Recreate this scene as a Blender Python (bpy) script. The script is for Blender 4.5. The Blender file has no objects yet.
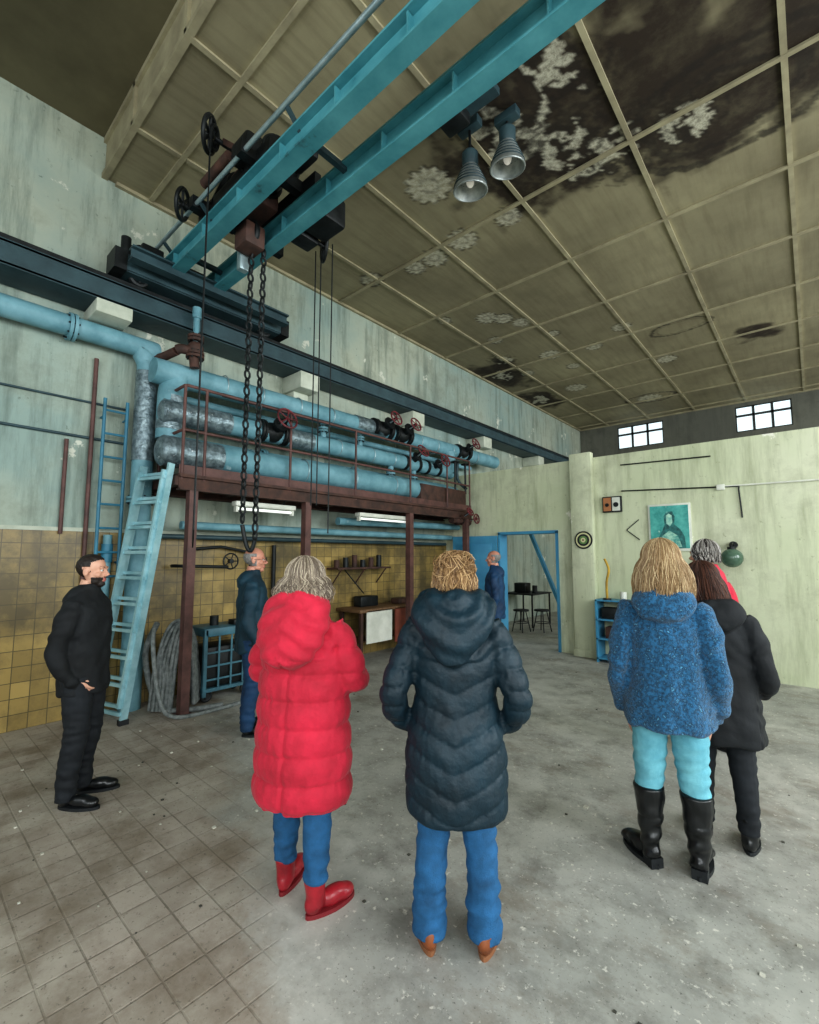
import bpy, bmesh, math, random
from mathutils import Vector, Matrix, noise
random.seed(7)
V=Vector
sc=bpy.context.scene
sc.view_settings.view_transform='Standard'
try: sc.view_settings.look='Medium High Contrast'
except Exception: sc.view_settings.look='None'
# ------------------------------------------------------------------ materials
def hx(h):
    h=h.lstrip('#'); o=[]
    for i in (0,2,4):
        c=int(h[i:i+2],16)/255
        o.append(c/12.92 if c<=.04045 else ((c+.055)/1.055)**2.4)
    return (o[0],o[1],o[2],1)
MC={}
def M(name,c1,c2=None,scale=6,rough=.6,metal=0,bump=0,bscale=None,lo=.35,hi=.65,stretch=(1,1,1),emit=0,sheen=0,c3=None,coat=0):
    if name in MC: return MC[name]
    m=bpy.data.materials.new(name); m.use_nodes=True; nt=m.node_tree; N=nt.nodes; L=nt.links
    b=N['Principled BSDF']; b.inputs['Roughness'].default_value=rough; b.inputs['Metallic'].default_value=metal
    tc=N.new('ShaderNodeTexCoord'); mp=N.new('ShaderNodeMapping'); mp.inputs['Scale'].default_value=stretch
    L.new(tc.outputs['Object'],mp.inputs['Vector'])
    n=N.new('ShaderNodeTexNoise'); n.inputs['Scale'].default_value=scale; n.inputs['Detail'].default_value=7; n.inputs['Roughness'].default_value=.6
    L.new(mp.outputs[0],n.inputs['Vector'])
    r=N.new('ShaderNodeValToRGB'); r.color_ramp.elements[0].position=lo; r.color_ramp.elements[1].position=hi
    r.color_ramp.elements[0].color=hx(c1); r.color_ramp.elements[1].color=hx(c2 or c1)
    if c3:
        e=r.color_ramp.elements.new(min(.98,hi+.08)); e.color=hx(c3)
    L.new(n.outputs['Fac'],r.inputs['Fac']); L.new(r.outputs['Color'],b.inputs['Base Color'])
    if bump:
        n2=N.new('ShaderNodeTexNoise'); n2.inputs['Scale'].default_value=bscale or scale*3; n2.inputs['Detail'].default_value=5
        L.new(tc.outputs['Object'],n2.inputs['Vector'])
        bp=N.new('ShaderNodeBump'); bp.inputs['Strength'].default_value=bump; bp.inputs['Distance'].default_value=.01
        L.new(n2.outputs['Fac'],bp.inputs['Height']); L.new(bp.outputs['Normal'],b.inputs['Normal'])
    if emit:
        b.inputs['Emission Color'].default_value=hx(c1); b.inputs['Emission Strength'].default_value=emit
    if sheen: b.inputs['Sheen Weight'].default_value=sheen
    if coat: b.inputs['Coat Weight'].default_value=coat
    MC[name]=m; return m
# ------------------------------------------------------------------ mesh builder
def frame(d):
    d=V(d).normalized(); a=V((0,0,1)) if abs(d.z)<.9 else V((1,0,0))
    x=a.cross(d).normalized(); y=d.cross(x); return x,y
def crom(P,k):
    if len(P)<3 or k<2: return [tuple(p) for p in P]
    out=[]
    for i in range(len(P)-1):
        p0=P[max(i-1,0)];p1=P[i];p2=P[i+1];p3=P[min(i+2,len(P)-1)]
        for j in range(k):
            t=j/k
            out.append(tuple(.5*((2*b)+(-a+c)*t+(2*a-5*b+4*c-d)*t*t+(-a+3*b-3*c+d)*t**3) for a,b,c,d in zip(p0,p1,p2,p3)))
    out.append(tuple(P[-1])); return out
class B:
    def __init__(s): s.bm=bmesh.new(); s.mats=[]
    def mi(s,m):
        if m is None: return 0
        if m not in s.mats: s.mats.append(m)
        return s.mats.index(m)
    def face(s,vs,i):
        try: f=s.bm.faces.new(vs); f.material_index=i
        except ValueError: pass
    def box(s,lo,hi,m,rot=None,bev=0,piv=None):
        lo=V(lo);hi=V(hi);c=(lo+hi)/2;d=hi-lo
        r=bmesh.ops.create_cube(s.bm,size=1); vs=r['verts']
        i=s.mi(m)
        for v in vs: v.co=V((v.co.x*d.x,v.co.y*d.y,v.co.z*d.z))
        if bev:
            es=list({e for v in vs for e in v.link_edges})
            rr=bmesh.ops.bevel(s.bm,geom=es,offset=bev,segments=2,affect='EDGES',profile=.5)
            vs=[v for v in rr['verts']]
            st=[vs[0]];seen={vs[0]}
            while st:
                a=st.pop()
                for e in a.link_edges:
                    o=e.other_vert(a)
                    if o not in seen: seen.add(o); st.append(o)
            vs=list(seen)
        for f in {f for v in vs for f in v.link_faces}: f.material_index=i
        for v in vs:
            if rot is not None: v.co=rot@v.co
            v.co+=c
        return vs
    def beam(s,p1,p2,w,h,m,up=(0,0,1),bev=0):
        p1=V(p1);p2=V(p2);d=p2-p1;L=d.length;d.normalize();u=V(up)
        x=d.cross(u).normalized();u=x.cross(d)
        R=Matrix((x,d,u)).transposed()
        c=(p1+p2)/2
        s.box(c-V((w,L,h))/2,c+V((w,L,h))/2,m,rot=R,bev=bev)
    def ring(s,c,x,y,rx,ry,n):
        return [s.bm.verts.new(V(c)+x*(math.cos(2*math.pi*k/n)*rx)+y*(math.sin(2*math.pi*k/n)*ry)) for k in range(n)]
    def skin(s,rings,i,cap=True):
        n=len(rings[0])
        for a,b in zip(rings,rings[1:]):
            for k in range(n): s.face((a[k],a[(k+1)%n],b[(k+1)%n],b[k]),i)
        if cap: s.face(rings[0][::-1],i); s.face(rings[-1],i)
    def cyl(s,p1,p2,r,m,r2=None,n=16,cap=True):
        p1=V(p1);p2=V(p2);x,y=frame(p2-p1)
        s.skin([s.ring(p1,x,y,r,r,n),s.ring(p2,x,y,r2 if r2 is not None else r,r2 if r2 is not None else r,n)],s.mi(m),cap)
    def tube(s,pts,r,m,n=10,k=1,cap=True,fl=1):
        if not isinstance(r,(list,tuple)): r=[r]*len(pts)
        Q=crom([tuple(p)+(q,) for p,q in zip(pts,r)],k)
        P=[V(q[:3]) for q in Q];R=[q[3] for q in Q]
        rings=[];x=None
        for j,p in enumerate(P):
            d=(P[min(j+1,len(P)-1)]-P[max(j-1,0)])
            if d.length<1e-7: d=V((0,0,1))
            d.normalize()
            if x is None: x,_=frame(d)
            x=(x-d*x.dot(d))
            if x.length<1e-5: x,_=frame(d)
            x.normalize(); y=d.cross(x)
            rings.append(s.ring(p,x,y,R[j],R[j]*fl,n))
        s.skin(rings,s.mi(m),cap)
    def lathe(s,c,ax,prof,m,n=24,cap=True):
        c=V(c);ax=V(ax).normalized();x,y=frame(ax)
        s.skin([s.ring(c+ax*h,x,y,r,r,n) for r,h in prof],s.mi(m),cap)
    def torus(s,c,ax,R,r,m,n=24,k=8,sx=1,xa=None):
        c=V(c);ax=V(ax).normalized();x,y=frame(ax)
        if xa is not None: x=V(xa).normalized(); y=ax.cross(x)
        rings=[]
        for j in range(n):
            t=2*math.pi*j/n; d=x*math.cos(t)+y*math.sin(t); cc=c+x*(math.cos(t)*R*sx)+y*(math.sin(t)*R)
            rings.append([s.bm.verts.new(cc+d*(math.cos(2*math.pi*q/k)*r)+ax*(math.sin(2*math.pi*q/k)*r)) for q in range(k)])
        i=s.mi(m)
        for j in range(n):
            a=rings[j];b=rings[(j+1)%n]
            for q in range(k): s.face((a[q],a[(q+1)%k],b[(q+1)%k],b[q]),i)
    def sph(s,c,r,m,seg=16,rot=None):
        if not isinstance(r,(list,tuple)): r=(r,r,r)
        q=bmesh.ops.create_uvsphere(s.bm,u_segments=seg,v_segments=max(6,seg*2//3),radius=1)
        i=s.mi(m)
        for v in q['verts']:
            v.co=V((v.co.x*r[0],v.co.y*r[1],v.co.z*r[2]))
            if rot is not None: v.co=rot@v.co
            v.co+=V(c)
        for f in {f for v in q['verts'] for f in v.link_faces}: f.material_index=i
    def rings(s,R,m,n=32,k=4):
        Q=crom(R,k); X=V((1,0,0));Y=V((0,1,0))
        s.skin([s.ring(V((q[3],q[4],q[0])),X,Y,max(q[1],.004),max(q[2],.004),n) for q in Q],s.mi(m))
    def poly(s,pts,off,m):
        i=s.mi(m);a=[s.bm.verts.new(V(p)) for p in pts];b=[s.bm.verts.new(V(p)+V(off)) for p in pts]
        s.face(a[::-1],i);s.face(b,i)
        for k in range(len(a)): s.face((a[k],a[(k+1)%len(a)],b[(k+1)%len(a)],b[k]),i)
    def wheel(s,c,ax,R,m,r=.018,spokes=5,hub=.03):
        s.torus(c,ax,R,r,m); c=V(c);x,y=frame(ax);axn=V(ax).normalized()
        s.cyl(c-axn*hub,c+axn*hub,hub,m)
        for k in range(spokes):
            t=2*math.pi*k/spokes; s.cyl(c,c+(x*math.cos(t)+y*math.sin(t))*R,r*.7,m,n=8)
    def obj(s,name,parent=None,ang=40,loc=None,norm=True):
        if norm: bmesh.ops.recalc_face_normals(s.bm,faces=s.bm.faces[:])
        me=bpy.data.meshes.new(name);s.bm.to_mesh(me);s.bm.free()
        for m in s.mats: me.materials.append(m)
        me.polygons.foreach_set('use_smooth',[True]*len(me.polygons))
        me.set_sharp_from_angle(angle=math.radians(ang))
        o=bpy.data.objects.new(name,me);sc.collection.objects.link(o)
        if parent: o.parent=parent
        return o
def remesh(b,vox,sm=3):
    me=bpy.data.meshes.new('tmp');b.bm.to_mesh(me);b.bm.free()
    o=bpy.data.objects.new('tmp',me);sc.collection.objects.link(o)
    r=o.modifiers.new('r','REMESH');r.mode='VOXEL';r.voxel_size=vox
    if sm:
        q=o.modifiers.new('s','SMOOTH');q.factor=.5;q.iterations=sm
    bpy.context.view_layer.update()
    dg=bpy.context.evaluated_depsgraph_get()
    out=bpy.data.meshes.new_from_object(o.evaluated_get(dg))
    bpy.data.objects.remove(o);bpy.data.meshes.remove(me)
    out.materials.clear()
    return out
def displace(me,fn):
    nr=[v.normal.copy() for v in me.vertices]
    for v,n in zip(me.vertices,nr):
        v.co=v.co+n*fn(v.co,n)
    me.update()
# ------------------------------------------------------------------ camera
cam=bpy.data.cameras.new('camera');co=bpy.data.objects.new('camera',cam);sc.collection.objects.link(co)
cam.sensor_fit='HORIZONTAL';cam.sensor_width=36;cam.lens=36*460/819
co.location=(0,0,1.68);co.rotation_euler=(math.radians(95.34),0,math.radians(41.2));cam.clip_start=.05
sc.camera=co
# ------------------------------------------------------------------ surfaces
def node_mat(name):
    m=bpy.data.materials.new(name);m.use_nodes=True;return m,m.node_tree.nodes,m.node_tree.links
def ramp(N,L,src,a,b,ca,cb):
    r=N.new('ShaderNodeValToRGB');e=r.color_ramp.elements;e[0].position=a;e[1].position=b;e[0].color=ca;e[1].color=cb
    L.new(src,r.inputs[0]);return r.outputs[0]
def nz(N,L,vec,scale,detail=6,rough=.6):
    n=N.new('ShaderNodeTexNoise');n.inputs['Scale'].default_value=scale;n.inputs['Detail'].default_value=detail;n.inputs['Roughness'].default_value=rough
    L.new(vec,n.inputs['Vector']);return n.outputs['Fac']
def mapv(N,L,vec,scale,loc=(0,0,0)):
    n=N.new('ShaderNodeMapping');n.inputs['Scale'].default_value=scale;n.inputs['Location'].default_value=loc;L.new(vec,n.inputs['Vector']);return n.outputs[0]
def mixc(N,L,fac,a,b,mode='MIX'):
    n=N.new('ShaderNodeMixRGB');n.blend_type=mode
    for s,v in ((0,fac),(1,a),(2,b)):
        if hasattr(v,'links'): L.new(v,n.inputs[s])
        else: n.inputs[s].default_value=v
    return n.outputs[0]
def mth(N,L,op,a,b=0,clamp=False):
    n=N.new('ShaderNodeMath');n.operation=op;n.use_clamp=clamp
    for s,v in ((0,a),(1,b)):
        if hasattr(v,'links'): L.new(v,n.inputs[s])
        else: n.inputs[s].default_value=v
    return n.outputs[0]
def bumpn(N,L,h,st,b,dist=.01):
    n=N.new('ShaderNodeBump');n.inputs['Strength'].default_value=st;n.inputs['Distance'].default_value=dist
    L.new(h,n.inputs['Height']);L.new(n.outputs[0],b.inputs['Normal'])
BL=(0,0,0,1);WH=(1,1,1,1)
def wall_mat(name,base,alt,dirt,peel,peel_amt=.66,streak=.5):
    m,N,L=node_mat(name);b=N['Principled BSDF'];tc=N.new('ShaderNodeTexCoord').outputs['Object']
    c=ramp(N,L,nz(N,L,tc,.55),.38,.62,hx(base),hx(alt))
    st=ramp(N,L,nz(N,L,mapv(N,L,tc,(3,3,.35)),1.6,8,.7),.48,.75,BL,(streak,)*3+(1,))
    c=mixc(N,L,st,c,hx(dirt))
    g=ramp(N,L,nz(N,L,tc,1.1,9,.7),.5,.68,BL,(.5,.5,.5,1))
    c=mixc(N,L,g,c,hx(dirt))
    p=ramp(N,L,nz(N,L,tc,1.7,9,.65),peel_amt,peel_amt+.02,BL,WH)
    c=mixc(N,L,p,c,hx(peel))
    sp=ramp(N,L,nz(N,L,tc,14,5,.7),.64,.72,BL,(.65,.65,.65,1))
    c=mixc(N,L,sp,c,hx(dirt))
    L.new(c,b.inputs['Base Color']);b.inputs['Roughness'].default_value=.85
    bumpn(N,L,nz(N,L,tc,9,8),.35,b);return m
m_wl=wall_mat('painted_plaster_pale','93A69F','B5BAA8','5D6A62','D0D2C4',.62,.85)
m_wp=wall_mat('painted_plaster_lime','C3C9AA','D3D5BC','828769','E6E5D6',.65,.7)
m_we=wall_mat('plaster_end_grey','66665E','74746A','44453F','84847A',.7)
m_wy=wall_mat('plaster_beige','A8A27E','B5AD88','6F6B52','C8C4AE',.7)
# floor
m_fl,N,L=node_mat('worn_concrete_and_pavers');b=N['Principled BSDF'];tc=N.new('ShaderNodeTexCoord').outputs['Object']
base=ramp(N,L,nz(N,L,tc,.8,9,.65),.33,.68,hx('90908A'),hx('C0BFB6'))
base=mixc(N,L,ramp(N,L,nz(N,L,tc,3.5,9,.75),.47,.66,BL,(.7,.7,.7,1)),base,hx('727069'))
base=mixc(N,L,ramp(N,L,nz(N,L,mapv(N,L,tc,(1,1.3,1)),1.3,9,.75),.52,.66,BL,(.65,.65,.65,1)),base,hx('7C7264'))
base=mixc(N,L,ramp(N,L,nz(N,L,tc,26,4,.7),.6,.67,BL,(.8,.8,.8,1)),base,hx('D8D5CA'))
base=mixc(N,L,ramp(N,L,nz(N,L,tc,60,4,.7),.6,.7,BL,(.85,.85,.85,1)),base,hx('4A4A45'))
base=mixc(N,L,ramp(N,L,nz(N,L,tc,.45,6,.6),.56,.62,BL,(.45,.45,.45,1)),base,hx('D3D2CA'))
br=N.new('ShaderNodeTexBrick');L.new(tc,br.inputs['Vector']);br.inputs['Scale'].default_value=1
br.inputs['Brick Width'].default_value=.17;br.inputs['Row Height'].default_value=.17;br.inputs['Mortar Size'].default_value=.006;br.offset=0
br.inputs['Mortar Smooth'].default_value=.6
br.inputs['Color1'].default_value=hx('B0A69A');br.inputs['Color2'].default_value=hx('8F8579');br.inputs['Mortar'].default_value=hx('766E62')
bc=mixc(N,L,ramp(N,L,nz(N,L,tc,5,9,.75),.4,.65,BL,(.85,.85,.85,1)),br.outputs['Color'],hx('AFA79B'))
bc=mixc(N,L,ramp(N,L,nz(N,L,tc,1.6,9,.75),.44,.62,BL,(.8,.8,.8,1)),bc,hx('7A6E5E'))
bc=mixc(N,L,ramp(N,L,nz(N,L,tc,.9,8,.7),.5,.62,BL,(.6,.6,.6,1)),bc,hx('B9B3A6'))
bc=mixc(N,L,ramp(N,L,nz(N,L,tc,40,4,.7),.58,.68,BL,(.7,.7,.7,1)),bc,hx('504A40'))
sx=N.new('ShaderNodeSeparateXYZ');L.new(tc,sx.inputs[0])
e=mth(N,L,'ADD',mth(N,L,'MULTIPLY',sx.outputs['X'],.38),sx.outputs['Y'])
e=mth(N,L,'ADD',e,mth(N,L,'MULTIPLY',nz(N,L,tc,1.4,8,.7),1.4))
fac=ramp(N,L,mth(N,L,'MULTIPLY',e,.5),.56,.7,BL,WH)
c=mixc(N,L,fac,bc,base)
L.new(c,b.inputs['Base Color']);b.inputs['Roughness'].default_value=.62
hgt=mixc(N,L,fac,mth(N,L,'SUBTRACT',1,br.outputs['Fac']),nz(N,L,tc,12,8))
bumpn(N,L,hgt,.4,b,.006)
# ceiling
m_ce,N,L=node_mat('stained_ceiling_panels');b=N['Principled BSDF'];tc=N.new('ShaderNodeTexCoord').outputs['Object']
at=N.new('ShaderNodeVertexColor');at.layer_name='stain';sp=N.new('ShaderNodeSeparateColor');L.new(at.outputs[0],sp.inputs[0])
c=ramp(N,L,nz(N,L,tc,.6,7),.35,.65,hx('857D64'),hx('A49C7E'))
br=N.new('ShaderNodeTexBrick');L.new(mapv(N,L,tc,(1,1,1),(1.18+12.5,-1.87+15,0)),br.inputs['Vector']);br.inputs['Scale'].default_value=1;br.offset=0
br.inputs['Brick Width'].default_value=1.25;br.inputs['Row Height'].default_value=1.5;br.inputs['Mortar Size'].default_value=.09;br.inputs['Mortar Smooth'].default_value=1
br.inputs['Color1'].default_value=(.78,.78,.78,1);br.inputs['Color2'].default_value=(1,1,1,1);br.inputs['Mortar'].default_value=(1.12,1.12,1.1,1)
c=mixc(N,L,1,c,br.outputs['Color'],'MULTIPLY')
c=mixc(N,L,ramp(N,L,nz(N,L,mapv(N,L,tc,(5,.5,1)),2,6),.45,.8,BL,(.5,.5,.5,1)),c,hx('665D47'))
c=mixc(N,L,mth(N,L,'MULTIPLY',sp.outputs[2],ramp(N,L,nz(N,L,tc,3,7,.7),.25,.55,(.72,.72,.72,1),WH)),c,hx('2E2318'))
c=mixc(N,L,mth(N,L,'MULTIPLY',sp.outputs[0],ramp(N,L,nz(N,L,tc,26,6,.75),.35,.6,(.35,.35,.35,1),WH)),c,hx('CCC8B4'))
c=mixc(N,L,mth(N,L,'MULTIPLY',sp.outputs[1],ramp(N,L,nz(N,L,tc,9,6,.7),.3,.6,(.5,.5,.5,1),WH)),c,hx('1C140D'))
L.new(c,b.inputs['Base Color']);b.inputs['Roughness'].default_value=.8;bumpn(N,L,nz(N,L,tc,18,6),.25,b)
m_rib=M('ceiling_batten','A9A184','8C846C',3,rough=.8)
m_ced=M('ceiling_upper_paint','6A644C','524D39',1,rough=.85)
m_tile,N,L=node_mat('ochre_wall_tiles');b=N['Principled BSDF'];tc=N.new('ShaderNodeTexCoord').outputs['Object']
cx=N.new('ShaderNodeSeparateXYZ');L.new(tc,cx.inputs[0]);cb=N.new('ShaderNodeCombineXYZ');L.new(cx.outputs['Y'],cb.inputs['X']);L.new(cx.outputs['Z'],cb.inputs['Y'])
br=N.new('ShaderNodeTexBrick');L.new(cb.outputs[0],br.inputs['Vector']);br.offset=0;br.inputs['Scale'].default_value=1
br.inputs['Brick Width'].default_value=.15;br.inputs['Row Height'].default_value=.15;br.inputs['Mortar Size'].default_value=.004
br.inputs['Color1'].default_value=hx('B59B5E');br.inputs['Color2'].default_value=hx('937D4A');br.inputs['Mortar'].default_value=hx('5C5238')
c=mixc(N,L,ramp(N,L,nz(N,L,tc,1.6,8,.7),.38,.62,BL,(.85,.85,.85,1)),br.outputs['Color'],hx('544B36'))
L.new(c,b.inputs['Base Color']);b.inputs['Roughness'].default_value=.4
# metals etc
teal=M('teal_crane_paint','5DA0A9','438690',3,rough=.45,bump=.1,c3='33484D')
tealdk=M('dark_teal_steel','2B3F45','385056',4,rough=.5,bump=.1)
dark=M('dark_greasy_steel','15191A','272B2C',8,rough=.5,metal=.3,bump=.2)
pipem=M('blue_grey_pipe_lagging','7DA8B3','5C8994',3.5,rough=.55,bump=.35,bscale=14,c3='AEC4C8')
foil=M('crinkled_foil_lagging','94A4A9','56666C',16,rough=.35,metal=.5,bump=1,bscale=30,c3='E6EAEA')
rust=M('rust_red_steel','5A3E34','3A2B26',7,rough=.75,bump=.3)
brown=M('brown_railing_paint','6B4A44','4C3531',6,rough=.6,bump=.1)
redp=M('red_handwheel_paint','7E3238','50262A',8,rough=.5)
alu=M('aluminium','B4C6C9','93A7AB',6,rough=.35,metal=.6)
alut=M('ladder_teal_aluminium','A9CFD6','86B2BB',6,rough=.4,metal=.25)
bluep=M('blue_door_paint','3E7FA3','4A93B3',2,rough=.5,bump=.1)
blueld=M('blue_ladder_paint','3C7E96','33697E',5,rough=.5)
cream=M('cream_block_plaster','C9CDBE','AEB4A4',4,rough=.8,bump=.2)
black=M('black_rubber','14171A','1D2124',8,rough=.6)
white=M('white_enamel','E0E1D6','C6C8BC',4,rough=.4)
wood=M('worn_wood','7E6145','5E462F',4,rough=.6,stretch=(1,8,1))
glass=M('frosted_window_glass','DDEBEF','CFE0E6',2,rough=.3,emit=.9)
# ------------------------------------------------------------------ room shell
def shell(name,m,boxes):
    b=B()
    for lo,hi,*mm in boxes: b.box(lo,hi,mm[0] if mm else m)
    return b.obj(name)
XL,XR,YB,YE,ZC=-5.9,5.0,-4.0,15.8,6.02
shell('floor',m_fl,[((XL-.2,YB-.2,-.15),(XR+.2,YE+.2,0))])
def holes(axis,p0,p1,u0,u1,z0,z1,hs):
    out=[];cur=u0
    def bx(a,b_,c,d):
        if b_-a<1e-4 or d-c<1e-4: return
        if axis=='x': out.append(((p0,a,c),(p1,b_,d)))
        else: out.append(((a,p0,c),(b_,p1,d)))
    for a,b_,c,d in sorted(hs):
        bx(cur,a,z0,z1);bx(a,b_,z0,c);bx(a,b_,d,z1);cur=b_
    bx(cur,u1,z0,z1);return out
shell('wall_left',m_wl,[((XL-.2,YB,0),(XL,YE,6.7))])
rw=[(-3,-.4,1.6,5.2),(.6,3.2,1.6,5.2),(4.2,6.8,1.6,5.2),(9,11.4,2,5.2),(12.4,14.8,2,5.2)]
shell('wall_right',m_wl,holes('x',XR,XR+.2,YB,YE,0,6.7,rw))
bw=[(-5,-2.6,1.4,5.2),(-1.6,.8,1.4,5.2),(1.8,4.2,1.4,5.2)]
shell('wall_back',m_wl,holes('y',YB-.2,YB,XL-.2,XR+.2,0,6.7,bw))
ew=[(-4.66,-3.3,5.15,5.88),(-1.45,-.2,5.15,5.88),(1.55,2.9,5.15,5.88)]
o=holes('y',YE,YE+.2,XL-.2,XR+.2,3.2,6.7,ew)
shell('wall_end',m_we,[(a,b_) for a,b_ in o]+[((XL-.2,YE,0),(XR+.2,YE+.2,3.2),m_wy)])
shell('wall_partition',m_wp,holes('y',7.9,8.1,XL,XR,0,3.34,[(-4.57,-3.44,0,2.07)]))
b=B();b.box((-3.11,7.76,0),(-2.74,7.898,3.42),m_wp,bev=.01);b.box((-3.13,7.74,0),(-2.72,7.898,.12),m_wp,bev=.01);b.obj('pilaster')
# ceiling (grid with stain attribute)
ros=[(-2.70,5.01,.16),(-3.92,5.04,.19),(-4.29,5.03,.15),(-5.0,4.81,.17),(-4.26,7.03,.19),(-4.05,7.25,.17),(-3.85,7.6,.16),(-3.4,4.98,.2),(-3.15,3.95,.26),
     (-4.06,9.29,.22),(-3.2,9.5,.16),(-3.6,8.4,.12),(-4.6,7.9,.14),(-2.5,9.0,.16),(-4.9,6.6,.12),(-3.16,13.75,.3),(-4.4,11.6,.25),(-2.2,11.2,.2),(-3.9,10.2,.15),(-4.9,9.9,.15)]
big=[(-2.15,4.1,.36),(-1.75,4.55,.36),(-1.35,4.9,.3),(-1.55,3.75,.32),(-2.3,3.7,.25),(-.75,5.0,.28),(-5.45,9.6,.3),(-5.5,11.9,.3),(-5.0,8.8,.18)]
dkz=[(-1.8,4.2,1.1,1.05),(-1.1,4.3,1.15,1.0),(-.35,4.8,1.15,.95),(.3,4.5,.8,.9),(-5.45,9.6,.6,.9),(-5.5,11.9,.5,.8),(-.6,11,.35,.4)]
rings_=[(-1.66,9.74,.5,.28),(-5.0,4.81,.2,.17),(-3.16,13.75,.6,.4),(-.35,5.1,.9,.65),(-.45,5.1,.62,.42)]
st=.032;XD=.9
xs=[XL+(XD-XL)*i/212 for i in range(213)]+[XD+(XR-XD)*i/20 for i in range(1,21)];nx=len(xs)
y0=1.39;ny=int((YE-y0)/st)+1
verts=[];cols=[]
for j in range(ny):
    y=y0+(YE-y0)*j/(ny-1)
    for i in range(nx):
        x=xs[i];w=l=dk=bz=0
        if x<=XD:
            n=noise.fractal(V((x*2.3,y*2.3,1)),1,2,4)
            for cx_,cy_,R in ros:
                dx=x-cx_;dy=y-cy_
                if abs(dx)<R*1.5 and abs(dy)<R*1.5:
                    d=math.hypot(dx,dy);a=math.atan2(dy,dx);Re=R*(1+.11*math.sin(a*12+cx_*9)+.05*n)
                    if d<Re: w=max(w,.9-.35*(math.sin(a*12+cx_*9)<-.3)*(d>Re*.5))
                    if abs(d-Re)<.018: dk=max(dk,.7)
                    if abs(d-Re*.4)<.018: dk=max(dk,.5)
            for q,(cx_,cy_,R) in enumerate(big):
                dx=x-cx_;dy=y-cy_
                if abs(dx)<R*2.2 and abs(dy)<R*2.2:
                    d=math.hypot(dx,dy)/R+n*.9
                    m1=noise.fractal(V((x*6,y*6,q)),1,2,4)
                    if d<.85: w=max(w,.85 if m1>-.1 else 0); dk=max(dk,.8 if m1<-.22 else 0)
                    elif d<1.0: dk=max(dk,.85)
                    elif abs(d-1.35)<.05: dk=max(dk,.7)
                    elif abs(d-1.7)<.05: dk=max(dk,.45)
            for cx_,cy_,R,Rr in dkz:
                d=math.hypot((x-cx_)/R,(y-cy_)/(Rr if Rr else R))+n*.5
                bz=max(bz,min(1,max(0,(1.15-d)*3)))
            for cx_,cy_,R,R2 in rings_:
                d=math.hypot((x-cx_)/R,(y-cy_)/R2)+n*.12
                if abs(d-1)<.07: dk=max(dk,.8)
                if abs(d-.8)<.05: dk=max(dk,.35)
        verts.append((x,y,ZC));cols.append((w,dk,bz,1))
faces=[(j*nx+i,(j+1)*nx+i,(j+1)*nx+i+1,j*nx+i+1) for j in range(ny-1) for i in range(nx-1)]
me=bpy.data.meshes.new('ceiling');me.from_pydata(verts,[],faces)
ca=me.color_attributes.new('stain','FLOAT_COLOR','POINT')
ca.data.foreach_set('color',[q for c_ in cols for q in c_]);me.materials.append(m_ce)
ceil=bpy.data.objects.new('ceiling',me);sc.collection.objects.link(ceil)
b=B()
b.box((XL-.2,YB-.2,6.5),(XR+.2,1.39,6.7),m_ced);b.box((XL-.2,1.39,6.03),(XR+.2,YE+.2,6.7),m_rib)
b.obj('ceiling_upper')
b=B()
b.box((XL,1.36,6.0),(XR,1.42,6.06),m_rib);b.box((XL,1.36,6.44),(XR,1.39,6.5),m_rib)
x=-1.18-1.25*3
while x<XR: b.box((x-.025,1.36,6.02),(x+.025,1.39,6.5),m_rib);x+=1.25
b.obj('trim_soffit_step')
b=B()
x=-1.18-1.25*3
while x<XR: b.box((x-.025,1.4,ZC-.022),(x+.025,YE,ZC),m_rib);x+=1.25
y=1.87
while y<YE: b.box((XL,y-.025,ZC-.026),(XR,y+.025,ZC-.002),m_rib);y+=1.5
b.box((XL,1.5,ZC-.04),(XL+.05,YE,ZC),m_rib);b.box((XL,YE-.05,ZC-.04),(XR,YE,ZC),m_rib)
b.obj('trim_ceiling_battens')
# tile dado
b=B();b.box((XL,YB,0),(XL+.02,7.9,1.93),m_tile);b.box((XL,YB,1.93),(XL+.03,7.9,1.97),cream);b.obj('baseboard_left_tiles')
# windows
wf=M('dark_window_frame','2B2F31','3A3F40',5,rough=.6)
k=1
for (a,b_,c,d) in ew:
    b=B();y=YE+.05
    b.box((a,y,c),(b_,y+.02,d),glass)
    for t in range(4): xx=a+(b_-a)*t/3; b.box((xx-.03,y-.03,c),(xx+.03,y+.04,d),wf)
    for z in (c,(c+d)/2+.1,d): b.box((a,y-.03,z-.03),(b_,y+.04,z+.03),wf)
    b.obj('window_%d'%k);k+=1
def winframe(axis,p,u0,u1,z0,z1):
    global k
    b=B()
    for t in range(5):
        u=u0+(u1-u0)*t/4
        lo,hi=((p,u-.03,z0),(p+.06,u+.03,z1)) if axis=='x' else ((u-.03,p,z0),(u+.03,p+.06,z1)); b.box(lo,hi,wf)
    for t in range(6):
        z=z0+(z1-z0)*t/5
        lo,hi=((p,u0,z-.025),(p+.06,u1,z+.025)) if axis=='x' else ((u0,p,z-.025),(u1,p+.06,z+.025)); b.box(lo,hi,wf)
    b.obj('window_%d'%k);k+=1
for h in rw: winframe('x',XR+.05,*h)
for h in bw: winframe('y',YB-.1,*h)
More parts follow.
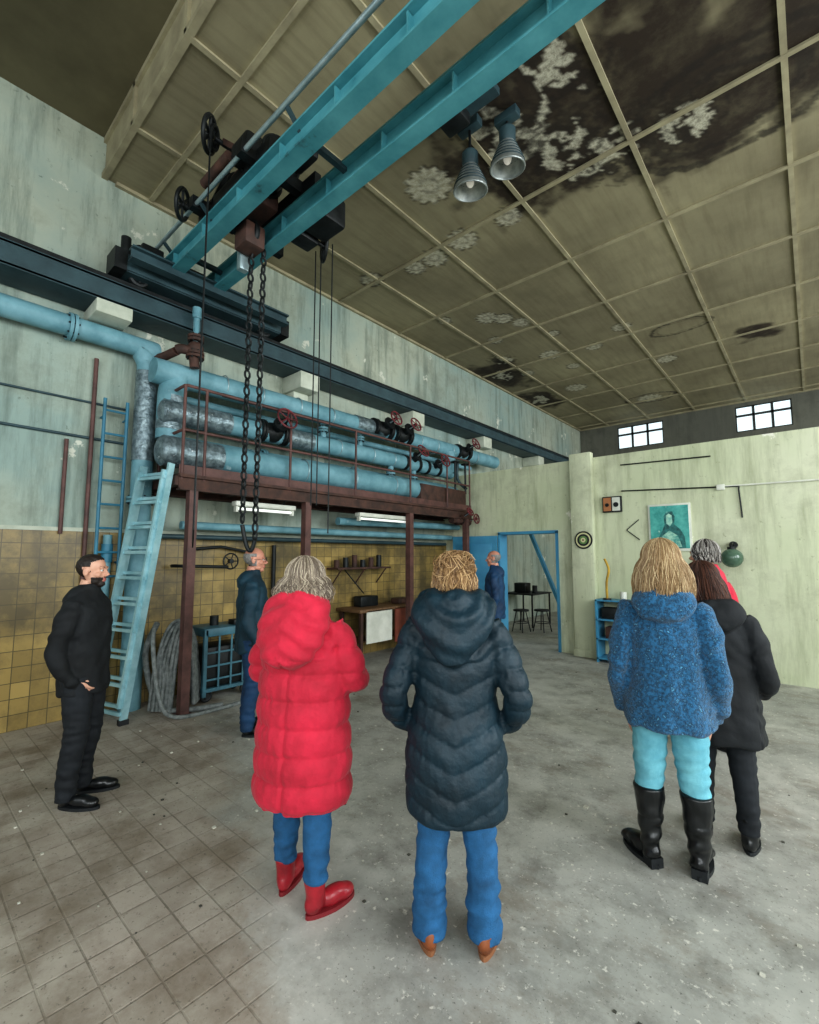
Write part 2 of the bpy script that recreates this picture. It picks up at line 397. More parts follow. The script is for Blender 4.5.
# ------------------------------------------------------------------ door
b=B()
for x in (-4.60,-3.44): b.box((x,7.86,0),(x+.04,8.14,2.1),bluep)
b.box((-4.60,7.86,2.07),(-3.40,8.14,2.12),bluep)
b.obj('door_frame')
b=B();R=Matrix.Rotation(math.radians(8),3,'Z')
def leaf(lo,hi,m,bev=0):
    vs=b.box(lo,hi,m,bev=bev)
    for v in vs: v.co=R@(v.co-V((-4.6,7.84,0)))+V((-4.6,7.84,0))
leaf((-5.55,7.80,.01),(-4.6,7.84,2.05),bluep)
for z in (.12,1.08): leaf((-5.45,7.785,z),(-4.7,7.80,z+.82),bluep,.01)
leaf((-5.5,7.75,1.0),(-5.47,7.80,1.04),alu);leaf((-5.5,7.74,1.01),(-5.38,7.76,1.03),alu)
b.obj('door_1')
# ------------------------------------------------------------------ crane rail with corbels
b=B()
b.box((XL+.02,YB,4.35),(-5.45,YE,4.38),tealdk);b.box((-5.75,YB,4.36),(-5.73,YE,4.56),tealdk);b.box((XL+.02,YB,4.57),(-5.45,YE,4.6),tealdk)
b.box((-5.47,YB,4.36),(-5.45,YE,4.59),tealdk)
b.box((-5.54,YB,4.6),(-5.48,YE,4.66),dark);b.obj('crane_rail_beam')
b=B();b.box((XL+.002,1.28,4.2),(-5.42,1.62,4.345),cream,bev=.01);b.obj('corbel_block')
yy=[3.98,6.46,8.9,11.64,14.0,-1.0]
for q in yy:
    b=B();b.box((XL+.002,q-.17,4.10),(-5.42,q+.17,4.345),cream,bev=.01);b.box((XL+.002,q-.13,3.95),(-5.65,q+.13,4.10),cream,bev=.01);b.obj('corbel_block')
# ------------------------------------------------------------------ crane bridge
def ibeam(b,p1,p2,h,w,m,tf=.02,tw=.014):
    p1=V(p1);p2=V(p2);z=V((0,0,h/2-tf/2))
    b.beam(p1+z,p2+z,w,tf,m);b.beam(p1-z,p2-z,w,tf,m);b.beam(p1,p2,tw,h-tf,m)
YA,YG=1.98,2.46
b=B()
ibeam(b,(-5.6,YA,4.98),(4.9,YA,4.98),.22,.14,teal);ibeam(b,(-5.6,YG,4.98),(4.9,YG,4.98),.22,.14,teal)
for x in [-5.2+.7*i for i in range(14)]:
    for y in (YA,YG): b.box((x-.006,y-.06,4.9),(x+.006,y+.06,5.06),teal)
ibeam(b,(-5.5,1.45,4.83),(-5.5,3.5,4.83),.2,.22,tealdk);b.box((-5.64,1.4,4.72),(-5.36,1.52,4.95),dark);b.box((-5.64,3.43,4.72),(-5.36,3.55,4.95),dark)
b.box((-5.39,1.5,4.74),(-5.37,3.45,4.9),tealdk)
ibeam(b,(-5.2,1.5,4.84),(-5.2,3.4,4.84),.14,.12,tealdk)
for y in (1.68,3.25): b.wheel((-5.51,y,4.772),(1,0,0),.08,dark,r=.03)
for x in (-5.15,-2.9,-.5,2): b.beam((x,YA,5.06),(x,YG,5.06),.05,.05,tealdk)
b.tube([(-5.5,1.84,5.2),(4.9,1.84,5.2)],.022,alu)
for x in (-5.3,-4.4,-2.9,-1.5,0,1.5): b.beam((x,1.84,5.2),(x,YA,5.07),.03,.03,tealdk)
b.cyl((-5.55,1.55,5.0),(-5.55,1.55,5.2),.05,dark);b.box((-5.7,1.65,4.93),(-5.35,1.88,5.12),dark,bev=.02);b.cyl((-5.45,2.15,5.02),(-5.45,2.35,5.02),.09,dark)
b.tube([(-5.6,1.5,5.0),(-5.6,1.7,5.2),(-5.6,2.1,5.15),(-5.6,2.5,5.05)],.02,dark,k=3)
b.obj('overhead_crane_bridge')
# trolley hoist
b=B()
for x in (-4.5,-3.55): b.beam((x,1.8,5.22),(x,2.85,5.22),.09,.12,dark)
for y in (YA,YG):
    b.beam((-4.65,y,5.2),(-3.3,y,5.2),.07,.14,dark)
    for x in (-4.45,-3.6): b.wheel((x,y,5.18),(0,1,0),.08,dark,r=.03)
b.cyl((-4.45,2.22,5.4),(-3.5,2.22,5.4),.17,dark,n=20)
for x in (-4.4,-4.2,-3.85,-3.55): b.torus((x,2.22,5.4),(1,0,0),.19,.02,dark)
b.box((-4.25,2.05,5.12),(-3.85,2.4,5.5),rust,bev=.03);b.box((-3.75,2.58,5.0),(-3.4,2.9,5.3),dark,bev=.03)
b.box((-3.8,1.84,5.22),(-3.5,2.0,5.42),dark,bev=.04);b.cyl((-4.3,1.84,5.32),(-3.8,1.84,5.32),.045,rust)
for x in (-4.35,-3.75): b.beam((x,1.95,5.2),(x,2.1,5.65),.04,.05,dark)
b.tube([(-4.35,2.05,5.62),(-3.75,2.05,5.62)],.025,rust)
b.cyl((-4.14,1.85,5.72),(-4.14,2.3,5.72),.025,dark);b.wheel((-4.14,1.80,5.72),(.9,1,-.3),.15,dark,r=.022,spokes=6)
b.torus((-4.14,1.85,5.72),(.9,1,-.3),.10,.015,dark)
b.beam((-4.14,2.1,5.2),(-4.14,2.1,5.85),.06,.06,dark);b.beam((-4.14,1.95,5.75),(-3.7,1.95,5.35),.05,.05,rust)
b.wheel((-4.6,1.76,5.22),(.9,1,-.3),.14,dark,r=.02,spokes=6);b.cyl((-4.6,1.76,5.22),(-4.6,2.3,5.22),.025,dark)
b.cyl((-3.86,2.5,5.07),(-3.86,3.02,5.07),.025,dark);b.wheel((-3.86,2.98,5.07),(.5,1,0),.15,dark,r=.02,spokes=6)
b.box((-3.98,2.62,4.98),(-3.78,2.85,5.25),dark,bev=.02)
b.box((-4.22,2.12,4.74),(-3.98,2.34,4.98),rust,bev=.03);b.box((-4.3,2.2,4.6),(-4.22,2.3,4.9),alu,bev=.01);b.wheel((-4.1,2.24,4.9),(0,1,0),.12,dark,r=.03)
b.box((-3.5,2.14,5.3),(-3.2,2.4,5.5),dark,bev=.03)
def chain(xc,yc,zt,zb,r=.034,w=.012,sp=.085,m=dark):
    z=zt;i=0
    while z>zb:
        ax=(1,0,0) if i%2 else (0,1,0)
        b.torus((xc,yc,z),ax,r*.8,w,m,n=10,k=5,sx=1.6,xa=(0,0,1));z-=sp;i+=1
chain(-4.15,2.28,4.75,1.95);chain(-4.05,2.36,4.75,1.8);
b.tube([(-4.15,2.28,1.97),(-4.12,2.31,1.78),(-4.08,2.34,1.72),(-4.05,2.36,1.82)],.02,dark,k=4)
for (x,y,zt,zb) in ((-4.26,1.86,5.7,1.9),(-4.02,1.76,5.7,1.9),(-3.97,2.95,5.05,2.2),(-3.74,3.0,5.05,1.9),(-3.9,2.97,5.0,2.2)):
    b.tube([(x,y,zt),(x,y,zb)],.007,dark,n=6)
b.tube([(-4.26,1.86,1.9),(-4.14,1.81,1.75),(-4.02,1.76,1.9)],.006,dark,n=6,k=4)
b.obj('chain_hoist_trolley')
# ------------------------------------------------------------------ ceiling lamps
lampg=M('lamp_reflector','B0B5B3','838988',6,rough=.35,metal=.5);bulb=M('lamp_bulb','E8E4D8',emit=.25)
lampi=M('lamp_inner_reflector','BFC3BE','8E9491',9,rough=.3,metal=.4)
def highbay(c):
    b=B();c=V(c);ax=V((-.08,.12,-1)).normalized()
    b.lathe(c,-ax,[(.165,0),(.16,.04),(.13,.12),(.09,.2),(.07,.24)],lampg,n=28,cap=False)
    b.lathe(c,-ax,[(.157,.005),(.125,.12),(.085,.19),(.01,.2)],lampi,n=28,cap=False)
    b.torus(c,ax,.165,.009,lampg)
    for rr,hh in ((.163,.05),(.148,.085),(.132,.12),(.112,.16),(.095,.2)): b.torus(c-ax*hh,ax,rr*.985,.005,tealdk)
    b.lathe(c,-ax,[(.07,.23),(.08,.26),(.08,.36),(.05,.39)],tealdk,n=20)
    b.sph(c-ax*.09,(.04,.04,.06),bulb)
    top=c-ax*.38
    b.tube([top,(top.x,top.y,ZC-.1)],.014,dark)
    b.box((top.x-.12,top.y-.05,ZC-.12),(top.x+.12,top.y+.05,ZC-.03),tealdk,bev=.01)
    b.obj('high_bay_lamp')
highbay((-2.36,3.62,5.30));highbay((-2.03,3.78,5.46))
b=B();b.box((-2.5,3.3,5.86),(-1.9,3.42,5.93),tealdk);b.box((-2.45,3.2,5.75),(-2.2,3.4,5.87),dark,bev=.02)
for x in (-2.4,-2.0): b.cyl((x,3.36,5.93),(x,3.36,ZC),.015,dark)
b.obj('lamp_mounting_bracket')
# ------------------------------------------------------------------ pipe platform
b=B()
ZP=2.5
for x in (-5.1,-5.8): ibeam(b,(x,2.05,ZP-.04),(x,7.7,ZP-.04),.16,.09,rust)
for y in (2.05,2.9,3.7,4.5,5.3,6.1,6.9,7.68): b.beam((-5.85,y,ZP-.02),(-5.1,y,ZP-.02),.07,.1,rust)
b.box((-5.82,2.05,ZP+.04),(-5.08,7.7,ZP+.06),rust)
for y in (2.2,3.72,5.83,7.5):
    b.box((-5.15,y-.045,0),(-5.05,y+.045,ZP-.12),brown)
    b.box((-5.19,y-.08,0),(-5.01,y+.08,.015),brown)
for y in (2.08,2.32,3.45,4.6,5.85,6.9,7.65): b.cyl((-5.1,y,ZP),(-5.1,y,3.55),.017,brown,n=10)
for z in (3.05,3.55): b.tube([(-5.75,2.08,z),(-5.12,2.08,z),(-5.1,2.1,z),(-5.1,7.65,z)],.017,brown,n=10)
b.tube([(-5.75,2.08,ZP),(-5.75,2.08,3.55)],.017,brown)
b.box((-5.11,2.05,ZP+.06),(-5.10,7.7,ZP+.16),brown)
b.box((-5.6,6.2,ZP+.06),(-5.15,7.6,ZP+.45),rust,bev=.02)
b.obj('steel_pipe_platform')
def flange(b,c,ax,r,m=pipem):
    c=V(c);a=V(ax).normalized();b.cyl(c-a*.035,c-a*.005,r,m,n=20);b.cyl(c+a*.005,c+a*.035,r,m,n=20)
    x,y=frame(a)
    for q in range(8):
        t=q*math.pi/4;d=(x*math.cos(t)+y*math.sin(t))*r*.85;b.cyl(c+d-a*.05,c+d+a*.05,.01,dark,n=6)
def valve(b,c,ax,r,wh=(1,0,.35),m=dark,wr=.12,wm=None):
    c=V(c);a=V(ax).normalized();w=V(wh).normalized()
    flange(b,c-a*.17,a,r*1.45,m);flange(b,c+a*.17,a,r*1.45,m)
    b.lathe(c-a*.15,a,[(r*.9,0),(r*1.25,.1),(r*1.3,.15),(r*1.25,.2),(r*.9,.3)],m,n=18)
    b.cyl(c,c+w*(r+.12),r*.6,m,n=14);b.cyl(c+w*(r+.1),c+w*(r+.13),r*.95,m);b.cyl(c,c+w*(r+.3),.015,alu,n=8)
    for s_ in (-1,1): b.beam(c+w*(r+.1)+a*s_*r*.5,c+w*(r+.27)+a*s_*.02,.02,.02,m)
    b.wheel(c+w*(r+.28),w,wr,wm or redp,r=.013,spokes=5,hub=.02)
b=B()
b.tube([(-5.5,9.3,3.83),(-5.5,2.4,3.78),(-5.5,2.2,3.74),(-5.5,2.1,3.62),(-5.5,2.08,3.45),(-5.5,2.08,3.0)],.14,pipem,n=22,k=4)
b.tube([(-5.5,2.1,3.5),(-5.5,2.08,3.1)],.147,foil,n=22,k=3);b.tube([(-5.5,4.9,3.81),(-5.5,5.3,3.81)],.146,foil,n=20)
for y in (2.7,3.2,3.8,4.4,6.5,7.0,7.5,8.4): b.torus((-5.5,y,3.8),(0,1,0),.142,.008,alu)
valve(b,(-5.45,5.48,3.82),(0,1,0),.11);valve(b,(-5.45,5.98,3.82),(0,1,0),.11)
valve(b,(-5.45,7.9,3.83),(0,1,0),.1)
b.tube([(-5.72,2.3,3.58),(-5.72,8.6,3.62)],.05,pipem,n=14);b.tube([(-5.3,2.6,3.62),(-5.3,5.2,3.64),(-5.3,5.3,3.7)],.025,tealdk,n=10,k=3)
b.obj('steam_header_pipe')
b=B()
b.tube([(-5.42,1.98,3.3),(-5.42,7.0,3.33),(-5.42,7.25,3.33),(-5.42,7.4,3.5),(-5.42,7.4,3.75)],.125,pipem,n=22,k=3)
b.tube([(-5.42,1.97,3.3),(-5.42,2.75,3.31)],.138,foil,n=22);b.tube([(-5.42,3.6,3.31),(-5.42,4.0,3.31)],.132,foil,n=22)
valve(b,(-5.40,3.35,3.32),(0,1,0),.105,wr=.14);valve(b,(-5.42,6.2,3.33),(0,1,0),.095,(1,0,.6));valve(b,(-5.42,6.8,3.33),(0,1,0),.095,(1,0,.3))
for y in (4.5,5.2,5.7): b.torus((-5.42,y,3.32),(0,1,0),.127,.007,alu)
for y in (4.25,5.0): b.cyl((-5.45,y,3.4),(-5.45,y,3.75),.045,pipem);flange(b,(-5.45,y,3.56),(0,0,1),.075)
b.sph((-5.42,1.97,3.3),(.125,.04,.125),foil)
b.obj('steam_return_pipe')
b=B()
b.tube([(-5.33,2.3,2.83),(-5.33,7.4,2.86)],.165,pipem,n=24)
b.tube([(-5.33,1.95,2.83),(-5.33,2.6,2.83)],.172,foil,n=24,k=1);b.sph((-5.33,1.95,2.83),(.165,.06,.165),foil)
for y in (3.0,3.8,4.7,5.6,6.5,7.2): b.torus((-5.33,y,2.85),(0,1,0),.168,.008,alu)
for y in (2.9,4.9,6.9): b.box((-5.4,y-.04,ZP+.06),(-5.26,y+.04,2.72),rust)
b.sph((-5.33,7.4,2.86),(.165,.07,.165),pipem)
for y in (5.7,6.3): b.cyl((-5.42,y,2.9),(-5.42,y,3.3),.05,pipem);flange(b,(-5.42,y,3.1),(0,0,1),.08)
b.tube([(-5.7,2.2,3.02),(-5.7,7.6,3.05)],.09,pipem,n=16);
for y in (3.4,5.1,6.6): flange(b,(-5.7,y,3.03),(0,1,0),.12)
b.obj('large_lagged_pipe')
b=B()
PX,PY=-5.74,1.90
b.tube([(PX,-3.9,4.06),(PX,1.55,4.08),(PX,1.78,4.05),(PX,PY-.03,3.95),(PX,PY,3.78),(PX,PY,2.8),(PX,PY,.0)],.11,pipem,n=22,k=4)
b.tube([(PX,PY,3.8),(PX,PY,2.75)],.118,foil,n=22,k=3)
flange(b,(PX,1.15,4.07),(0,1,0),.145);flange(b,(PX,PY,2.3),(0,0,1),.145)
b.tube([(PX,PY+.05,3.98),(-5.6,2.02,4.0),(-5.4,2.08,4.03)],.05,rust,k=3)
b.obj('vertical_feed_pipe')
b=B()
b.tube([(-5.38,2.08,4.04),(-5.34,2.12,4.05),(-5.3,2.22,4.02),(-5.3,2.25,3.85)],.055,rust,k=3)
b.cyl((-5.3,2.25,4.0),(-5.3,2.25,4.5),.035,pipem);flange(b,(-5.3,2.25,4.2),(0,0,1),.09,rust);flange(b,(-5.3,2.25,4.0),(0,0,1),.1,rust)
b.sph((-5.3,2.25,4.08),.09,rust);b.cyl((-5.3,2.25,4.45),(-5.3,2.25,4.58),.05,pipem)
b.obj('relief_valve')
b=B()
for p,r,m in (([(-5.6,2.3,2.03),(-5.6,7.7,2.03)],.05,pipem),([(-5.75,2.1,1.9),(-5.75,7.7,1.9)],.03,tealdk),
    ([(-5.5,4.6,2.2),(-5.5,7.8,2.25)],.06,pipem),([(-5.35,7.4,2.86),(-5.35,7.7,2.86),(-5.35,7.75,2.6),(-5.35,7.75,2.3)],.05,pipem)):
    b.tube(p,r,m,n=14,k=3)
valve(b,(-5.25,7.6,2.35),(0,1,0),.06,(1,0,.1),rust,wr=.09);valve(b,(-5.15,7.3,2.35),(0,1,0),.05,(1,0,.5),rust,wr=.08)
b.tube([(-5.35,7.6,3.6),(-5.35,7.6,3.2),(-5.2,7.7,3.0)],.03,tealdk,k=3)
for y in (7.3,7.65): b.cyl((-5.2,y,2.9),(-5.2,y,3.5),.02,dark);b.wheel((-5.2,y,3.5),(0,0,1),.08,dark,r=.01)
b.obj('under_platform_pipes')
b=B()
b.tube([(-5.86,1.42,0),(-5.86,1.42,3.85)],.022,brown);b.tube([(-5.86,1.2,1.9),(-5.86,1.2,2.9)],.02,brown)
b.tube([(-5.88,-3,3.35),(-5.88,1.75,3.35)],.012,tealdk);b.tube([(-5.88,-3,3.0),(-5.88,1.75,2.95)],.015,tealdk)
b.obj('conduit_pipes')
b=B()
for y in (1.5,1.72): b.tube([(-5.76,y,1.3),(-5.76,y,3.4)],.018,blueld)
for q in range(8): b.cyl((-5.76,1.5,1.45+q*.26),(-5.76,1.72,1.45+q*.26),.013,blueld,n=8)
for z in (1.6,3.2):
    for y in (1.5,1.72): b.cyl((-5.878,y,z),(-5.76,y,z),.012,blueld,n=8)
b.tube([(-5.82,1.62,1.9),(-5.82,1.62,0)],.045,pipem);b.cyl((-5.82,1.62,1.6),(-5.82,1.62,1.8),.055,blueld);b.cyl((-5.82,1.62,1.0),(-5.82,1.62,1.1),.055,blueld)
b.obj('fixed_steel_ladder')
# extension ladder (leaning on the platform end)
b=B()
A0,A1=V((-5.72,1.56,0)),V((-5.27,1.69,0));T0,T1=V((-5.56,1.86,2.66)),V((-5.13,1.98,2.66))
nrm=(T0-A0).cross(A1-A0).normalized()
for a,t in ((A0,T0),(A1,T1)): b.beam(a,t,.03,.07,alut,up=nrm)
s_=V((.025,.004,0));off=nrm*(-.045 if nrm.y>0 else .045)
for a,t,sg in ((A0,T0,1),(A1,T1,-1)):
    b.beam(a+s_*sg*1.1+off+(t-a)*.06,a+s_*sg*1.1+off+(t-a)*.97,.026,.06,alut,up=nrm)
for q in range(10):
    f_=(q+.6)/10; b.beam(A0.lerp(T0,f_),A1.lerp(T1,f_),.032,.034,alut,up=nrm)
    b.beam(A0.lerp(T0,f_-.02)+off,A1.lerp(T1,f_-.02)+off,.032,.034,alut,up=nrm)
for a in (A0,A1): b.box(a-V((.03,.04,0)),a+V((.03,.05,.05)),black)
b.obj('aluminium_ladder')
for y0_,y1_ in ((2.75,3.6),(4.75,6.0)):
    b=B();b.box((-5.28,y0_,2.27),(-5.16,y1_,2.33),white,bev=.01)
    b.cyl((-5.22,y0_+.04,2.24),(-5.22,y1_-.04,2.24),.018,M('fluorescent_tube','F3F7F2',emit=.5));
    for y in (y0_+.03,y1_-.03): b.box((-5.25,y-.015,2.2),(-5.19,y+.015,2.28),white)
    for y in (y0_+.15,y1_-.15): b.cyl((-5.22,y,2.33),(-5.22,y,2.42),.008,dark,n=6)
    b.obj('fluorescent_light')
# ------------------------------------------------------------------ compressor cart + hoses
b=B()
mc=M('machine_blue_grey','4C7C8C','3B606D',5,rough=.5,bump=.1)
b.box((-5.68,2.5,.12),(-5.28,3.1,.16),mc);b.box((-5.66,2.52,.16),(-5.30,3.08,.62),dark,bev=.03)
for x in (-5.68,-5.28):
    for y in (2.5,3.1): b.box((x-.02,y-.02,.08),(x+.02,y+.02,.82),mc)
b.box((-5.70,2.48,.74),(-5.26,3.12,.84),mc,bev=.02)
for z in (.25,.4,.55): b.box((-5.275,2.5,z),(-5.265,3.1,z+.02),mc)
for y in (2.65,2.8,2.95): b.box((-5.27,y,.16),(-5.26,y+.02,.74),mc)
for x in (-5.62,-5.34):
    for y in (2.56,3.04): b.wheel((x,y,.07),(1,0,0),.05,black,r=.02)
b.cyl((-5.5,2.7,.84),(-5.5,2.7,.95),.05,dark);b.box((-5.45,2.85,.84),(-5.3,3.05,.9),dark,bev=.01)
b.obj('compressor_cart')
hose=M('grey_hose','868B89','5A6060',20,rough=.6,bump=.3)
b=B()
for q in range(11):
    pts=[]
    for t in range(15):
        a=math.pi*t/14; pts.append((-5.24+.02*math.sin(q*3+t*.6)-.028*q*.6,2.25-math.cos(a)*(.10+.014*q),.28+math.sin(a)*(.55+.03*(q%5))))
    pts=[(pts[0][0],pts[0][1]-.02,.03)]+pts+[(pts[-1][0],pts[-1][1]+.02,.05)]
    b.tube(pts,.021,hose,n=10,k=2)
b.tube([(-5.3,1.95,.9),(-5.15,1.9,.7),(-5.05,1.95,.2),(-5.0,2.1,.03),(-4.95,2.5,.025),(-5.0,3.1,.025),(-5.05,3.4,.03)],.022,hose,n=10,k=4)
b.tube([(-5.35,2.0,.95),(-5.5,1.95,.6),(-5.4,2.05,.1),(-5.2,2.2,.03),(-5.02,2.6,.03)],.03,hose,n=10,k=4)
b.obj('coiled_hoses')
b=B()
b.box((-5.87,4.9,.78),(-5.3,6.5,.83),wood,bev=.005)
for y in (4.95,6.42):
    for x in (-5.83,-5.38): b.box((x,y,0),(x+.05,y+.05,.78),rust)
b.box((-5.32,5.05,.3),(-5.30,5.62,.8),white);b.box((-5.32,5.7,.25),(-5.30,6.35,.8),M('board_rust','8A4B3A','6B3A2E',4));b.box((-5.8,5.0,.3),(-5.4,6.4,.33),wood)
b.box((-5.8,5.2,.83),(-5.6,5.6,1.0),dark,bev=.02);b.box((-5.7,6.0,.83),(-5.5,6.3,.92),rust,bev=.02)
b.obj('workbench')
b=B();b.box((-5.85,3.9,0),(-5.35,4.65,.6),rust,bev=.02);b.box((-5.8,3.95,.6),(-5.4,4.6,.68),dark,bev=.02)
for z in (.15,.35): b.box((-5.352,3.95,z),(-5.34,4.6,z+.03),dark)
b.cyl((-5.6,4.2,.68),(-5.6,4.2,1.0),.1,tealdk);b.obj('rusty_steel_chest')
b=B()
b.box((-5.88,4.7,1.45),(-5.6,5.9,1.48),rust)
for y in (4.8,5.3,5.8): b.tube([(-5.86,y,1.2),(-5.62,y,1.46)],.012,rust)
for q in range(6): b.cyl((-5.75,4.8+q*.19,1.48),(-5.75,4.8+q*.19,1.6+.04*(q%3)),.045,dark if q%2 else rust)
b.tube([(-5.8,5.0,1.45),(-5.6,5.1,1.2),(-5.65,5.3,1.05)],.01,dark,k=4)
b.obj('shelf_with_tins')
b=B()
b.tube([(-5.8,2.3,1.55),(-5.6,2.35,1.55),(-5.6,2.9,1.53)],.02,dark,k=2);b.tube([(-5.8,2.5,1.75),(-5.8,3.3,1.72),(-5.8,3.3,.9)],.02,dark,k=2)
b.wheel((-5.72,3.0,1.6),(1,0,0),.1,dark,r=.01);b.tube([(-5.82,3.7,1.82),(-5.82,3.7,.3)],.03,dark)
b.obj('pipe_fittings')
# ------------------------------------------------------------------ partition details
b=B();y=7.745
for r_,m_ in ((.15,black),(.125,M('dart_cream','C9C79A')),(.1,black),(.07,M('dart_green','5E7F4B')),(.04,M('dart_cream2','C9C79A')),(.015,redp)):
    b.cyl((-2.9,7.759,1.93),(-2.9,y-(.15-r_)*.1,1.93),r_,m_,n=28)
b.obj('dartboard')
b=B();b.box((-2.60,7.84,2.38),(-2.30,7.9,2.64),black,bev=.01);b.box((-2.58,7.83,2.40),(-2.46,7.845,2.62),M('rusty_orange','A9714A'));b.box((-2.44,7.83,2.40),(-2.32,7.845,2.62),white)
b.cyl((-2.38,7.82,2.5),(-2.38,7.84,2.5),.04,dark);b.cyl((-2.52,7.82,2.5),(-2.52,7.84,2.5),.03,dark);b.obj('electrical_meter_box')
b=B();b.beam((-2.06,7.89,2.24),(-2.25,7.89,2.08),.008,.012,dark);b.beam((-2.25,7.89,2.08),(-2.06,7.89,1.92),.008,.012,dark);b.obj('arrow_sign')
b=B();b.box((-1.92,7.87,1.74),(-1.34,7.9,2.46),white,bev=.004)
b.box((-1.89,7.862,1.78),(-1.37,7.872,2.43),M('poster_teal','5FB8AE','2F8C86',7,lo=.35,hi=.65,rough=.4,c3='C2E2D0'))
sil=M('poster_dark','1A4A4C','3E8480',16,c3='8CC4B4')
b.poly([(-1.80,7.858,1.78),(-1.78,7.858,1.95),(-1.72,7.858,2.06),(-1.69,7.858,2.14),(-1.70,7.858,2.27),(-1.66,7.858,2.34),(-1.58,7.858,2.34),(-1.55,7.858,2.26),(-1.56,7.858,2.14),(-1.48,7.858,2.06),(-1.43,7.858,1.95),(-1.42,7.858,1.78)],(0,.003,0),sil)
b.poly([(-1.665,7.855,2.16),(-1.665,7.855,2.28),(-1.63,7.855,2.31),(-1.59,7.855,2.28),(-1.585,7.855,2.17),(-1.62,7.855,2.11)],(0,.002,0),M('poster_skin','B8DCC8','6FB0A4',20))
b.poly([(-1.76,7.855,1.80),(-1.74,7.855,1.96),(-1.63,7.855,2.05),(-1.52,7.855,1.97),(-1.47,7.855,1.80)],(0,.002,0),M('poster_mid','3F8F88','A8D2BE',18))
b.obj('framed_poster')
b=B()
b.tube([(-2.3,7.88,2.72),(-1.05,7.88,2.66),(-.76,7.88,2.645),(-.74,7.88,2.6),(-.72,7.88,2.2)],.010,dark,n=8,k=3);b.box((-1.0,7.86,2.61),(-.9,7.898,2.69),white,bev=.005)
b.tube([(-.9,7.88,2.66),(4,7.88,2.6)],.012,white,n=8);b.tube([(-2.3,7.88,3.15),(-1.05,7.88,3.12)],.010,dark,n=8)
b.obj('cable_conduit')
b=B();b.tube([(-2.5,7.6,.99),(-2.5,7.6,1.25),(-2.46,7.6,1.45),(-2.52,7.6,1.62)],.018,M('yellow_hose','C9A33A','A07F2A'),k=4);b.cyl((-2.5,7.6,.976),(-2.5,7.6,1.0),.06,dark);b.obj('yellow_hose_stand')
b=B();gg=M('green_glass_globe','5F7767','48604F',3,rough=.15)
b.sph((-.84,7.62,1.64),(.13,.13,.13),gg,seg=24);b.cyl((-.84,7.898,1.82),(-.84,7.82,1.82),.05,dark);b.tube([(-.84,7.84,1.82),(-.84,7.66,1.84),(-.84,7.62,1.76)],.012,dark,k=4);b.cyl((-.84,7.62,1.75),(-.84,7.62,1.79),.05,dark)
b.obj('globe_lamp')
b=B()
for x in (-2.68,-2.05): b.box((x,7.55,0),(x+.025,7.89,.97),bluep)
for z in (.05,.35,.65,.95): b.box((-2.68,7.55,z),(-2.03,7.89,z+.025),bluep)
b.box((-2.6,7.6,.675),(-2.3,7.8,.85),dark,bev=.01);b.box((-2.55,7.6,.375),(-2.2,7.8,.55),rust,bev=.01);b.cyl((-2.3,7.75,.975),(-2.3,7.75,1.1),.05,white)
b.obj('blue_metal_shelf')
# beyond the door
b=B()
b.box((-5.75,10.0,.74),(-4.95,11.0,.77),black)
for x in (-5.72,-5.01):
    for y in (10.02,10.95): b.box((x,y,0),(x+.03,y+.03,.74),black)
b.box((-5.6,10.3,.77),(-5.3,10.6,1.0),dark,bev=.02);b.cyl((-5.1,10.4,.77),(-5.1,10.4,.95),.06,dark);b.obj('black_table')
def stool(x,y):
    b=B();b.cyl((x,y,.45),(x,y,.48),.17,black,n=24)
    for q in range(4):
        a=q*math.pi/2+.6; b.tube([(x+math.cos(a)*.1,y+math.sin(a)*.1,.45),(x+math.cos(a)*.2,y+math.sin(a)*.2,0)],.012,dark,n=8)
    b.torus((x,y,.2),(0,0,1),.16,.008,dark);b.obj('bar_stool')
stool(-4.6,9.7);stool(-4.95,9.4)
b=B();b.beam((-4.75,9.3,2.45),(-3.75,9.3,0.05),.06,.1,bluep,up=(0,1,0));b.beam((-3.75,9.3,0),(-3.75,9.3,2.4),.06,.08,bluep,up=(0,1,0));b.beam((-4.75,9.3,2.42),(-3.75,9.3,2.42),.06,.08,bluep);b.obj('blue_steel_brace')
# debris
b=B();dm=[M('plaster_chips','D4D2C6','ABA99B'),M('dark_chips','57564E','403F38')]
for q in range(380):
    x=random.uniform(-5.0,1.5);y=random.uniform(.4,7.5);s_=random.uniform(.003,.009)*(1.5 if random.random()<.08 else 1)
    b.box((x-s_,y-s_*random.uniform(.5,1.3),0),(x+s_,y+s_,s_*.7),dm[random.random()<.25])
b.obj('floor_debris')

